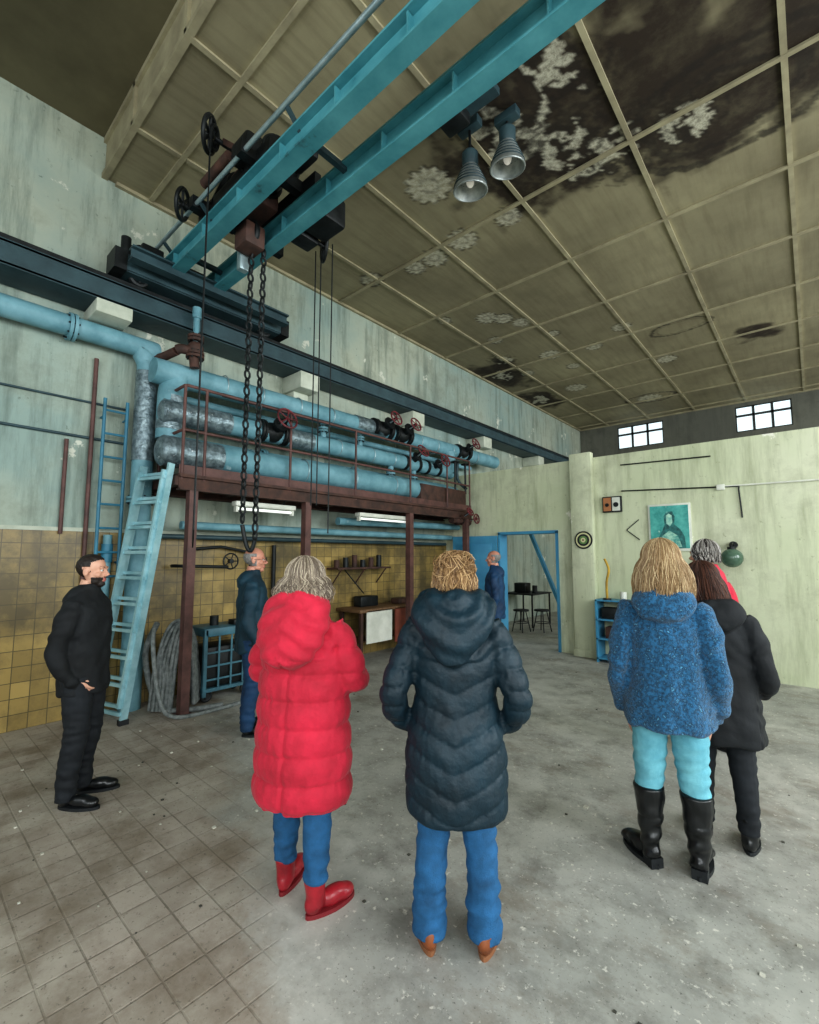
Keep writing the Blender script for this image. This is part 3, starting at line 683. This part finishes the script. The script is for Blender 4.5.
# =================================================================== PEOPLE
skin=M('skin','D3A48C','BF8C76',9,rough=.5);skinr=M('skin_ruddy','C9917B','B57C68',9,rough=.5);lip=M('lips','A9615A');eyew=M('eye_white','C9C2BA',rough=.3);iris=M('eye_iris','2F3B3C',rough=.2)
def frac(p,s,o=0): return noise.noise(V((p[0]*s+o,p[1]*s-o,p[2]*s+o*.5)))
class Person:
    def __init__(s,name,pos,ang,sc_=1.0):
        s.e=bpy.data.objects.new(name,None);sc.collection.objects.link(s.e);s.e.location=(pos[0],pos[1],0)
        s.R=Matrix.Rotation(math.radians(ang-90),4,'Z')@Matrix.Scale(sc_,4)
    def mesh(s,name,me,mats,ang=60):
        for m in mats: me.materials.append(m)
        me.transform(s.R);me.polygons.foreach_set('use_smooth',[True]*len(me.polygons))
        o=bpy.data.objects.new(name,me);sc.collection.objects.link(o);o.parent=s.e;return o
    def build(s,name,b):
        b.bm.transform(s.R);o=b.obj(name,s.e);return o
    def coat(s,rings,arms,mat,hood=None,quilt=None,wr=.004,vox=.0085,trim=None,name='coat',extra=None,folds=0):
        b=B();b.rings(rings,None,n=36)
        for a in arms: b.tube(a[0],a[1],None,n=16,k=5)
        if hood: b.rings(hood,None,n=28)
        if extra: extra(b)
        me=remesh(b,vox,3)
        zt=rings[0][0]
        def f(p,n):
            d=frac(p,7)*wr*1.4+frac(p,19,5)*wr*.6
            if folds:
                a=math.atan2(p.y,p.x);d+=folds*(math.sin(a*7+frac(p,3)*3)*max(0,1-(p.z-zt)/.5)+.9*math.sin(p.z*45+frac(p,5)*7)*(abs(p.x)>.19)+.5*math.sin((p.z+abs(p.x)*.8)*38+frac(p,4)*8)*(abs(p.x)<=.19))
            if quilt: d+=quilt(p,n)
            return d
        displace(me,f);return s.mesh(name,me,[mat])
    def legs(s,L,mat,name='trousers',wr=.005):
        b=B()
        for pts,r in L: b.tube(pts,r,None,n=16,k=4)
        b.sph((0,0,L[0][0][0][2]),(.15,.11,.12),None)
        me=remesh(b,.009,2)
        def f(p,n):
            k_=1.0+1.6*max(0,1-abs(p.z-.52)/.1)+2.0*max(0,1-abs(p.z-.2)/.14)
            return noise.noise(V((p.x*8+p.z*6,p.y*8,p.z*26-p.x*10)))*wr*.8*k_+frac(p,28)*wr*.3
        displace(me,f)
        return s.mesh(name,me,[mat])
    def shoe(s,x,y,a,mat,sole,h=.13,r=.05,L=1,heel=.0,r2=None,name='shoe'):
        T=Matrix.Translation((x,y,0))@Matrix.Rotation(math.radians(a),4,'Z')
        b=B();z0=heel
        b.sph((0,.155*L,.042),(.044,.06,.034),None);b.sph((0,.10*L,.05+z0*.4),(.043,.09,.042),None);b.sph((0,-.005,.055+z0),(.037,.05,.05),None)
        b.tube([(0,.0,.05),(0,0,.10+z0),(0,-.005,(h+.1)/2+.03),(0,-.005,h)] if h>.13 else [(0,0,.05),(0,0,.08),(0,-.005,h)],[.045,r*.88,(r+(r2 or r))/2,r2 or r] if h>.13 else [.045,.045,.045],None,n=18,k=3)
        me=remesh(b,.006,3)
        for v in me.vertices:
            v.co.z=max(v.co.z,.014)
        if h>.25: displace(me,lambda p,n: (math.sin(p.z*60+p.y*20+frac(p,6)*4)*.006 if p.z<.26 else 0)+frac(p,14)*.009)
        me.transform(T);s.mesh(name,me,[mat])
        b=B();out=[]
        for t in range(28):
            q=2*math.pi*t/28;yy_=.085*L+math.sin(q)*.135*L;w=.047*(1-.18*max(0,-math.sin(q)))
            out.append((math.cos(q)*w,yy_,0))
        b.poly(out,(0,0,.02),sole);
        if heel: b.poly([(p[0],p[1],0) for p in [(-.035,-.045),(.035,-.045),(.035,.02),(-.035,.02)]],(0,0,.02+heel),sole)
        b.bm.transform(T);s.build(name+'_sole',b)
    def hand(s,wrist,fd,pn,side,mat=skin,curl=.5,name='hand'):
        b=B();y=V(fd).normalized();z=(V(pn)-y*V(pn).dot(y)).normalized();x=y.cross(z)*side
        def P(a,c,d): return V(wrist)+x*a+y*c+z*d
        for q in (-.026,-.009,.009,.026): b.tube([P(q*.7,-.01,0),P(q,.04,0),P(q*1.05,.088,0)],[.014,.0135,.011],None,n=10,k=2)
        b.tube([P(0,-.05,0),P(0,.01,0)],[.027,.024],None,n=12)
        for q,l,i in ((.029,.068,0),(.01,.077,1),(-.010,.072,2),(-.029,.056,3)):
            c=curl*(1+.12*i);p=P(q,.085,0);pts=[p];a=0
            for seg,f in ((.42,.5),(.32,1),(.26,.8)):
                a+=c*f;p=p+(y*math.cos(a)+z*math.sin(a))*l*seg+x*q*.05;pts.append(p)
            b.tube(pts,[.0092,.0086,.0078,.0058],None,n=9,k=2)
        b.tube([P(.02,.01,.004),P(.042,.04,.012),P(.05,.068,.022),P(.048,.09,.03)],[.014,.012,.0098,.0075],None,n=9,k=2)
        me=remesh(b,.0034,2);s.mesh(name,me,[mat])
    def head(s,c,yaw=0,pitch=0,mat=skin,style=None,hmat=None,beard=None,glasses=False,roll=0):
        T=Matrix.Translation(c)@Matrix.Rotation(math.radians(yaw),4,'Z')@Matrix.Rotation(math.radians(pitch),4,'X')@Matrix.Rotation(math.radians(roll),4,'Y')
        s.HT=T
        b=B()
        b.sph((0,-.012,.032),(.077,.096,.086),None,24);b.sph((0,.02,-.025),(.062,.07,.08),None,20)
        b.sph((0,.058,-.098),(.028,.026,.022),None);b.sph((0,.018,-.075),(.056,.056,.036),None)
        b.tube([(0,.084,.012),(0,.1,-.018),(0,.113,-.036)],[.009,.011,.0135],None,n=10,k=2);b.sph((.012,.097,-.038),(.009,.011,.008),None);b.sph((-.012,.097,-.038),(.009,.011,.008),None)
        for g in (-1,1):
            b.sph((g*.03,.078,.024),(.026,.013,.009),None);b.sph((g*.043,.055,-.03),(.022,.024,.022),None)
            b.sph((g*.079,-.008,-.008),(.009,.019,.031),None,14,Matrix.Rotation(g*.25,3,'Z'))
            b.sph((g*.031,.077,.012),(.017,.012,.006),None);b.sph((g*.031,.077,-.009),(.016,.011,.005),None)
        b.sph((0,.084,-.063),(.022,.011,.006),None);b.sph((0,.082,-.074),(.02,.011,.007),None)
        me=remesh(b,.0045,3)
        mats=[mat,lip,hmat or mat,beard or mat]
        hf=None
        ear=lambda p: abs(p.x)>.070 and p.z<.030 and p.y>-.032
        if style=='short': hf=lambda p: ((p.z>.06+.45*max(0,p.y-.02) and p.y<.09) or (p.y<.02 and p.z>-.01-(.06 if p.y<-.035 else 0))) and not ear(p)
        if style=='bald': hf=lambda p: p.y<.02 and p.z>-.06 and p.z<.06 and not ear(p)
        if hf:
            displace(me,lambda p,n:(.005+.004*frac(p,60)) if hf(p) else 0)
        if beard: 
            bf=lambda p:p.y>.02 and p.z<-.05 and p.z>-.13 and not(abs(p.x)<.02 and p.z>-.078 and p.z<-.058 and p.y>.08)
            displace(me,lambda p,n:(.004+.003*frac(p,80)) if bf(p) else 0)
        for v in me.polygons:
            p=v.center
            if abs(p.x)<.024 and -.082<p.z<-.056 and p.y>.084: v.material_index=1
            elif hf and hf(p): v.material_index=2
            elif beard and bf(p): v.material_index=3
        for m in mats: me.materials.append(m)
        me.transform(T);s.mesh('head',me,[])
        b=B()
        for g in (-1,1):
            b.sph((g*.031,.0775,.002),.0105,eyew,12);b.sph((g*.031,.0862,.002),(.0055,.003,.0055),iris,10)
            b.tube([(g*.016,.0885,.023),(g*.03,.0885,.027),(g*.044,.080,.023)],.0022,hmat or iris,n=6,k=3)
            if glasses:
                b.torus((g*.032,.102,.0),(0,1,0),.022,.0018,black,n=20,k=6);b.tube([(g*.054,.1,.004),(g*.078,.06,.006),(g*.084,-.01,.004)],.0018,black,n=6)
        if glasses: b.tube([(-.011,.103,.003),(.011,.103,.003)],.0018,black,n=6)
        b.bm.transform(T);s.build('eyes_and_brows',b)
        b=B();e0=T@V((0,-.02,-.07));b.tube([e0,(e0.x*.6,e0.y*.5-.015,e0.z-.07),(e0.x*.2,-.02,e0.z-.17)],[.052,.055,.07],mat,n=18,k=3);s.build('neck',b)
    def hair(s,n,mats,zend,spread,theta0=0,front=55,wig=.012,vol=1.0,thick=.0026,cover=True):
        T=s.HT;b=B()
        if cover:
            b2=B();b2.sph((0,-.02,.035),(.084*vol,.094*vol,.09*vol),None,20)
            R_=[(zend+.02,(.06+spread*.8),.05,0,-.05),(zend*.5,.078+spread*.5,.075,0,-.045),(0,.083*vol,.085,0,-.035),(.05,.07,.07,0,-.03)]
            b2.rings(R_,None);me=remesh(b2,.007,4);me.transform(T);s.mesh('hair_base',me,[mats[1]])
        for q in range(n):
            fr=math.radians(front)
            phi0=math.pi/2+fr+random.random()*(2*math.pi-2*fr)
            th0=random.uniform(.02,.9) if random.random()<.75 else random.uniform(.8,1.5)
            k_=random.uniform(.97,1.14)*vol;pts=[]
            ph=random.uniform(0,6.28);dr=random.gauss(0,.22);wg=wig*random.uniform(.2,1.3)
            cl=noise.noise(V((math.cos(phi0)*3,math.sin(phi0)*3,0)))
            for t in range(4):
                th=th0+(math.pi/2-th0)*t/3;phi=phi0+dr*t/9
                pts.append((.084*k_*math.sin(th)*math.cos(phi),-.015+.097*k_*math.sin(th)*math.sin(phi),.03+.092*k_*math.cos(th)))
            ze=zend*random.uniform(.7,1.1)*(1+.2*cl)
            for t in range(1,6):
                f=t/5;z=.03+(ze-.03)*f;w=1+(spread/.085)*(1+.5*cl)*math.sin(f*math.pi*.62);phi=phi0+dr*(1/3+f*.8)
                ww=wg*math.sin(f*6+ph)
                pts.append((.084*k_*w*math.cos(phi)+ww,-.015+.097*k_*(1+(w-1)*.45)*math.sin(phi)+ww*.5+ (0 if math.sin(phi)<0 else -.03*f),z))
            m_=random.choice(mats);b.tube([T@V(p) for p in pts],[thick]*(len(pts)-1)+[thick*.3],m_,n=4,k=2,cap=False)
        s.build('hair',b)
def mir(a): return [( -p[0],p[1],p[2]) for p in a]
jeans=M('blue_denim','2A6796','17405F',9,rough=.85,bump=.5,bscale=220,lo=.3,hi=.75);jeansL=M('light_denim','79BAC6','5E9FAF',8,rough=.85,bump=.4,bscale=200)
jdark=M('dark_trousers','12161B','1B2026',8,rough=.8,bump=.2);jnavy=M('navy_jeans','1F4468','16324F',8,rough=.8,bump=.3)
redc=M('red_puffer_fabric','CB2240','A81830',5,rough=.78,bump=.7,bscale=30,sheen=.1);navyc=M('dark_teal_puffer_fabric','0A2C39','061D27',5,rough=.6,bump=.7,bscale=32)
wool=M('blue_boucle_wool','2B6A93','10354F',60,rough=.95,bump=1,bscale=160,sheen=.2,lo=.4,hi=.6,c3='5A9CC0')
blackc=M('black_coat_fabric','14181C','0D1013',6,rough=.8,bump=.3,bscale=30);navyj=M('navy_jacket','153B4B','0E2935',6,rough=.7,bump=.3,bscale=30);navyb=M('blue_jacket','1D456A','14314F',6,rough=.7,bump=.3)
redshoe=M('red_leather','A82330','7F1822',10,rough=.4,bump=.2,coat=.2);redsole=M('dark_red_sole','7A1F26',rough=.6);tansole=M('tan_sole','86593B',rough=.7);brleather=M('tan_leather','96552F','6E3F25',10,rough=.5)
bleather=M('black_leather','0D0F10','17191B',8,rough=.33,bump=.2,coat=.2)
gb=[M('hair_greyblond1','958878'),M('hair_greyblond2','73665A'),M('hair_greyblond3','BDB09C'),M('hair_greyblond4','655849')]
db=[M('hair_darkblond1','9E7F58'),M('hair_darkblond2','6E5337'),M('hair_darkblond3','BD9E74'),M('hair_darkblond4','866846')]
bl=[M('hair_blond1','A58B69'),M('hair_blond2','846B4A'),M('hair_blond3','C4AE89'),M('hair_blond4','957A57')]
brn=[M('hair_brown1','4A2F24'),M('hair_brown2','2E1D18'),M('hair_brown3','5E3C2E')]
greyh=M('grey_hair','8D8A86','6C6966',60);darkh=M('dark_hair','1E1713','2B211B',60);wht=[M('white_hair1','B9B4AE'),M('dark_hair2','2A2422'),M('grey_hair2','86807A')]

# --- woman in red puffer coat
p=Person('woman_in_red_puffer_coat',(-1.985,1.456),113.7,.985)
def q_red(p_,n):
    if p_.z>1.2 and p_.y<-.06 and abs(p_.x)<.2: return 0.006*math.sin(p_.z*70+abs(p_.x)*40)+frac(p_,16,2)*.006
    u=(p_.z-.50)/.125;g=abs(math.sin(math.pi*u))**.45
    d=.019*(g-1)
    if p_.z<1.2: d-=.010*math.exp(-((abs(p_.x)-(.0 if p_.y<0 else 9))/.010)**2)
    return d+noise.noise(V((p_.x*34,p_.y*34,p_.z*12)))*.0085*(1.25-g)+frac(p_,12,4)*.004
arm=[(.155,-.01,1.36),(.215,0,1.25),(.265,.03,1.09),(.18,.19,1.08),(.02,.25,1.12),(-.08,.23,1.14)]
p.coat([(.49,.245,.19,0,0),(.52,.262,.205,0,0),(.7,.26,.2,0,0),(.85,.255,.19,0,0),(1.05,.245,.175,0,0),(1.22,.235,.155,0,0),(1.32,.2,.13,0,0),(1.39,.14,.11,0,-.01),(1.45,.085,.085,0,-.01),(1.49,.075,.08,0,0)],
  [(arm,[.07,.078,.075,.07,.058,.048]),(mir(arm),[.07,.078,.075,.07,.058,.048])],redc,
  hood=[(1.16,.05,.03,0,-.17),(1.20,.12,.07,0,-.17),(1.28,.17,.09,0,-.15),(1.38,.185,.115,0,-.115),(1.46,.17,.12,0,-.07),(1.52,.13,.11,0,-.04),(1.53,.09,.08,0,-.03)],quilt=q_red)
p.legs([([(-.09,0,.85),(-.1,.03,.5),(-.113,.045,.3),(-.113,.05,.155)],[.1,.075,.066,.058]),([(.09,0,.85),(.1,-.02,.5),(.113,-.045,.3),(.113,-.05,.155)],[.1,.075,.066,.058])],jeans,'jeans',wr=.007)
p.shoe(-.113,.05,6,redshoe,redsole,h=.17,r=.052,name='ankle_boot_1');p.shoe(.113,-.05,-32,redshoe,redsole,h=.17,r=.052,name='ankle_boot_2')
p.head((0,.01,1.565),yaw=-12,hmat=gb[1]);p.hair(1600,gb,-.10,.045,front=50,wig=.016,vol=1.05,thick=.0016)
p.hand((-.03,.28,1.14),(-1,.1,.1),(0,-1,0),1,name='hand_1');p.hand((.05,.31,1.1),(1,.1,.1),(0,-1,0),-1,name='hand_2')

# --- woman in dark puffer coat (messy bun)
p=Person('woman_in_dark_puffer_coat',(-1.27,1.765),124.8,1.0)
def q_nv(p_,n):
    if p_.z>1.22 and p_.y<-.07 and abs(p_.x)<.2:
        r_=math.hypot(p_.x,(p_.z-1.5)); return .007*math.sin(r_*75+frac(p_,6)*3)+frac(p_,16,2)*.006
    if abs(p_.x)<.225: u=(p_.z-.45-.42*abs(p_.x))/.105
    else: u=(p_.z-.47)/.09
    g=abs(math.sin(math.pi*u))**.4
    return .014*(g-1)+noise.noise(V((p_.x*34,p_.y*34,p_.z*12)))*.0075*(1.25-g)+frac(p_,12,4)*.003
arm=[(.15,-.01,1.37),(.21,-.02,1.25),(.27,-.06,1.07),(.26,.02,.95),(.19,.12,.88)]
p.coat([(.54,.21,.155,0,0),(.57,.225,.175,0,0),(.7,.232,.18,0,0),(.85,.225,.17,0,0),(.98,.195,.145,0,0),(1.1,.19,.14,0,0),(1.24,.205,.14,0,0),(1.33,.19,.12,0,0),(1.4,.13,.1,0,-.01),(1.46,.08,.08,0,-.01),(1.50,.07,.075,0,0)],
  [(arm,[.066,.07,.066,.058,.05]),(mir(arm),[.066,.07,.066,.058,.05])],navyc,
  hood=[(1.20,.02,.02,0,-.15),(1.25,.08,.05,0,-.16),(1.33,.15,.075,0,-.15),(1.41,.185,.1,0,-.115),(1.48,.175,.115,0,-.07),(1.52,.14,.11,0,-.04),(1.53,.09,.08,0,-.03)],quilt=q_nv)
p.legs([([(-.085,0,.88),(-.1,.01,.5),(-.115,-.005,.3),(-.12,-.01,.05)],[.1,.076,.07,.076]),([(.085,0,.88),(.1,.01,.5),(.115,-.005,.3),(.12,-.01,.05)],[.1,.076,.07,.076])],jeans,'jeans',wr=.008)
p.shoe(-.12,-.035,14,brleather,tansole,h=.10,name='ankle_boot_1');p.shoe(.12,-.035,-12,brleather,tansole,h=.10,name='ankle_boot_2')
p.head((0,.01,1.565),yaw=5,hmat=db[1],pitch=-4)
T=p.HT
p.hair(500,db,-.05,.006,front=52,wig=.006,vol=1.02,thick=.002)
b=B()
for q in range(700):
    a=V((random.gauss(0,1),random.gauss(0,1),random.gauss(0,1))).normalized();x_,y_=frame(a);R0=random.uniform(.03,.062);c0=V((random.uniform(-.05,.05),-.055+random.uniform(-.03,.02),.055+random.uniform(-.035,.03)))
    t0=random.uniform(0,6.28);ln=random.uniform(1.2,3.4)
    pts=[T@(c0+(x_*math.cos(t0+ln*t/6)*1.05+y_*math.sin(t0+ln*t/6))*R0) for t in range(7)]
    b.tube(pts,[.0017]*6+[.0008],random.choice(db),n=4,k=2,cap=False)
b.sph(T@V((0,-.075,.05)),(.062,.05,.058),db[1])
p.build('hair_bun',b)

# --- woman in blue wool coat
p=Person('woman_in_blue_wool_coat',(-.66,2.92),104,1.04)
arm=[(.14,-.01,1.35),(.195,-.02,1.23),(.23,-.03,1.0),(.235,.03,.86),(.21,.09,.77)]
p.coat([(.72,.2,.155,0,0),(.74,.218,.165,0,0),(.85,.212,.16,0,0),(.98,.19,.142,0,0),(1.1,.18,.13,0,0),(1.24,.185,.125,0,0),(1.32,.175,.11,0,0),(1.39,.115,.09,0,-.01),(1.45,.075,.075,0,-.01),(1.48,.07,.07,0,0)],
  [(arm,[.06,.064,.056,.05,.045]),(mir(arm),[.06,.064,.056,.05,.045])],wool,hood=[(1.27,.03,.02,0,-.12),(1.3,.12,.05,0,-.125),(1.38,.15,.08,0,-.09),(1.45,.11,.09,0,-.04),(1.46,.08,.07,0,-.02)],wr=.006,folds=.006)
p.legs([([(-.085,0,.85),(-.1,.01,.5),(-.11,0,.35),(-.11,0,.25)],[.1,.076,.064,.056]),([(.085,0,.85),(.1,.01,.5),(.11,0,.35),(.11,0,.25)],[.1,.076,.064,.056])],jeansL,'jeans',wr=.008)
for g,nm,aa in ((-1,'tall_boot_1',38),(1,'tall_boot_2',-12)): p.shoe(g*.11,0,aa,bleather,black,h=.40,r=.055,r2=.076,heel=.03,name=nm)
p.head((0,.0,1.57),yaw=8,hmat=bl[1]);p.hair(2200,bl,-.18,.04,front=45,wig=.006,vol=1.05,thick=.0016)
p.hand((.2,.12,.73),(-.2,.2,-1),(-1,0,0),1,name='hand_1');p.hand((-.2,.12,.73),(.2,.2,-1),(1,0,0),-1,name='hand_2')

# --- woman in black coat (right)
p=Person('woman_in_black_coat',(-.49,3.4),102,.97)
arm=[(.14,-.01,1.345),(.2,-.02,1.22),(.245,-.03,1.0),(.23,.08,.9),(.15,.18,.88)]
p.coat([(.60,.215,.165,0,0),(.63,.23,.175,0,0),(.8,.225,.17,0,0),(.98,.2,.15,0,0),(1.1,.19,.135,0,0),(1.24,.195,.13,0,0),(1.32,.185,.11,0,0),(1.39,.12,.09,0,-.01),(1.45,.075,.075,0,-.01),(1.48,.07,.07,0,0)],
  [(arm,[.062,.066,.06,.054,.046]),(mir(arm),[.062,.066,.06,.054,.046])],blackc,hood=[(1.25,.03,.02,0,-.12),(1.3,.12,.06,0,-.125),(1.38,.16,.09,0,-.09),(1.45,.12,.09,0,-.04),(1.46,.08,.07,0,-.02)],wr=.006,folds=.005)
p.legs([([(-.085,0,.85),(-.1,.01,.5),(-.11,0,.3),(-.11,0,.1)],[.1,.074,.062,.056]),([(.085,0,.85),(.1,-.02,.5),(.11,-.05,.3),(.11,-.06,.1)],[.1,.074,.062,.056])],jdark)
p.shoe(-.11,0,8,bleather,black,h=.18,name='shoe_1');p.shoe(.11,-.06,-10,bleather,black,h=.18,name='shoe_2')
p.head((-.05,.03,1.56),yaw=20,hmat=brn[1],roll=-6);p.hair(1300,brn,-.22,.03,front=45,wig=.008,vol=1.04,thick=.0019)
p.hand((.08,.22,.87),(-1,.2,.0),(0,-1,0),1,name='hand_1');p.hand((-.08,.22,.87),(1,.2,.0),(0,-1,0),-1,name='hand_2')

# --- person in red jacket at the back right
p=Person('woman_in_red_jacket',(-.73,4.80),150,1.05)
arm=[(.15,-.01,1.345),(.215,-.02,1.22),(.26,-.03,1.0),(.25,.08,.9),(.14,.2,.95)]
p.coat([(.72,.2,.15,0,0),(.75,.215,.16,0,0),(.9,.21,.155,0,0),(1.1,.2,.14,0,0),(1.24,.205,.135,0,0),(1.34,.2,.12,0,0),(1.42,.16,.11,0,-.01),(1.49,.1,.1,0,-.01),(1.53,.085,.09,0,0)],
  [(arm,[.072,.072,.062,.056,.045]),(mir(arm),[.072,.072,.062,.056,.045])],redc,wr=.006,name='jacket')
p.legs([([(-.085,0,.85),(-.1,.01,.5),(-.11,0,.3),(-.11,0,.08)],[.1,.074,.062,.056]),([(.085,0,.85),(.1,.01,.5),(.11,0,.3),(.11,0,.08)],[.1,.074,.062,.056])],jdark)
p.shoe(-.11,0,8,bleather,black,h=.12,name='shoe_1');p.shoe(.11,0,-10,bleather,black,h=.12,name='shoe_2')
p.head((0,.01,1.60),yaw=10,hmat=wht[2]);p.hair(700,wht,-.06,.0,front=50,wig=.01,vol=1.03,thick=.002)
p.hand((.11,.22,.96),(-1,.3,.1),(0,0,1),1,name='hand_1');p.hand((-.11,.22,.96),(1,.3,.1),(0,0,1),-1,name='hand_2')

# --- men
def man(name,pos,ang,s_,jacket,trous,hyaw,style,hm,beard=None,gl=False,hem=.78,hpitch=0,arms=None,sk=skin,hands=True):
    p=Person(name,pos,ang,s_)
    arm=arms or [(.155,-.01,1.40),(.22,-.02,1.28),(.25,-.04,1.06),(.245,.03,.9),(.225,.09,.8)]
    p.coat([(hem-.03,.18,.13,0,0),(hem,.195,.145,0,0),(.95,.195,.145,0,0),(1.12,.2,.145,0,0),(1.28,.215,.14,0,0),(1.38,.2,.12,0,0),(1.44,.13,.095,0,-.01),(1.49,.075,.075,0,-.005),(1.53,.07,.07,0,0)],
      [(arm,[.066,.07,.06,.05,.042]),(mir(arm),[.066,.07,.06,.05,.042])],jacket,hood=[(1.36,.08,.04,0,-.1),(1.42,.12,.07,0,-.08),(1.49,.1,.08,0,-.04),(1.52,.075,.07,0,-.02)],wr=.007,name='jacket',folds=.006)
    p.legs([([(-.09,0,.88),(-.1,.02,.5),(-.105,-.01,.28),(-.11,-.02,.05)],[.105,.078,.068,.062]),([(.09,0,.88),(.1,.02,.5),(.105,-.01,.28),(.11,-.02,.05)],[.105,.078,.068,.062])],trous,wr=.007)
    p.shoe(-.11,-.01,10,bleather,black,h=.1,L=1.08,name='shoe_1');p.shoe(.11,-.01,-10,bleather,black,h=.1,L=1.08,name='shoe_2')
    p.head((0,.015,1.625),yaw=hyaw,pitch=hpitch,mat=sk,style=style,hmat=hm,beard=beard,glasses=gl)
    e=V(arm[-1]);d=(V(arm[-1])-V(arm[-2])).normalized();q=.035 if hands else -.03
    p.hand(e+d*q,d,(-1,0,.0),1,mat=sk,name='hand_1');p.hand(V((-e.x,e.y,e.z))+V((-d.x,d.y,d.z))*q,V((-d.x,d.y,d.z)),(1,0,0),-1,mat=sk,name='hand_2')
    return p
pk=[(.155,-.01,1.40),(.215,-.03,1.28),(.235,-.07,1.08),(.215,-.03,.93),(.16,.04,.84)]
man('bearded_man_in_black',(-3.93,1.0),50,.965,blackc,jdark,-2,'short',darkh,beard=darkh,hem=.78,arms=pk,hands=False)
man('man_with_glasses',(-4.16,2.42),62,1.005,navyj,jnavy,-8,'bald',greyh,gl=True,sk=skinr)
man('man_by_the_door',(-3.62,6.07),205,1.0,navyb,jnavy,0,'bald',greyh,sk=skinr)

# ------------------------------------------------------------------ light
w=bpy.data.worlds.new('world');sc.world=w;w.use_nodes=True
bg=w.node_tree.nodes['Background'];bg.inputs[0].default_value=(.80,.92,1,1);bg.inputs[1].default_value=1.1
def area(name,loc,rot,sx_,sy_,pw,col=(.94,.985,1.0)):
    l=bpy.data.lights.new(name,'AREA');l.shape='RECTANGLE';l.size=sx_;l.size_y=sy_;l.energy=pw;l.color=col
    o=bpy.data.objects.new(name,l);sc.collection.objects.link(o);o.location=loc;o.rotation_euler=rot
for i,(a,b_,c,d) in enumerate(rw): area('window_daylight_r%d'%i,(XR-.05,(a+b_)/2,(c+d)/2),(0,math.radians(74),0),d-c,b_-a,(160,240,290,190,190)[i])
for i,(a,b_,c,d) in enumerate(bw): area('window_daylight_b%d'%i,((a+b_)/2,YB+.05,(c+d)/2),(math.radians(-90),0,math.radians(180)),b_-a,d-c,(25,110,200)[i])
print('done')
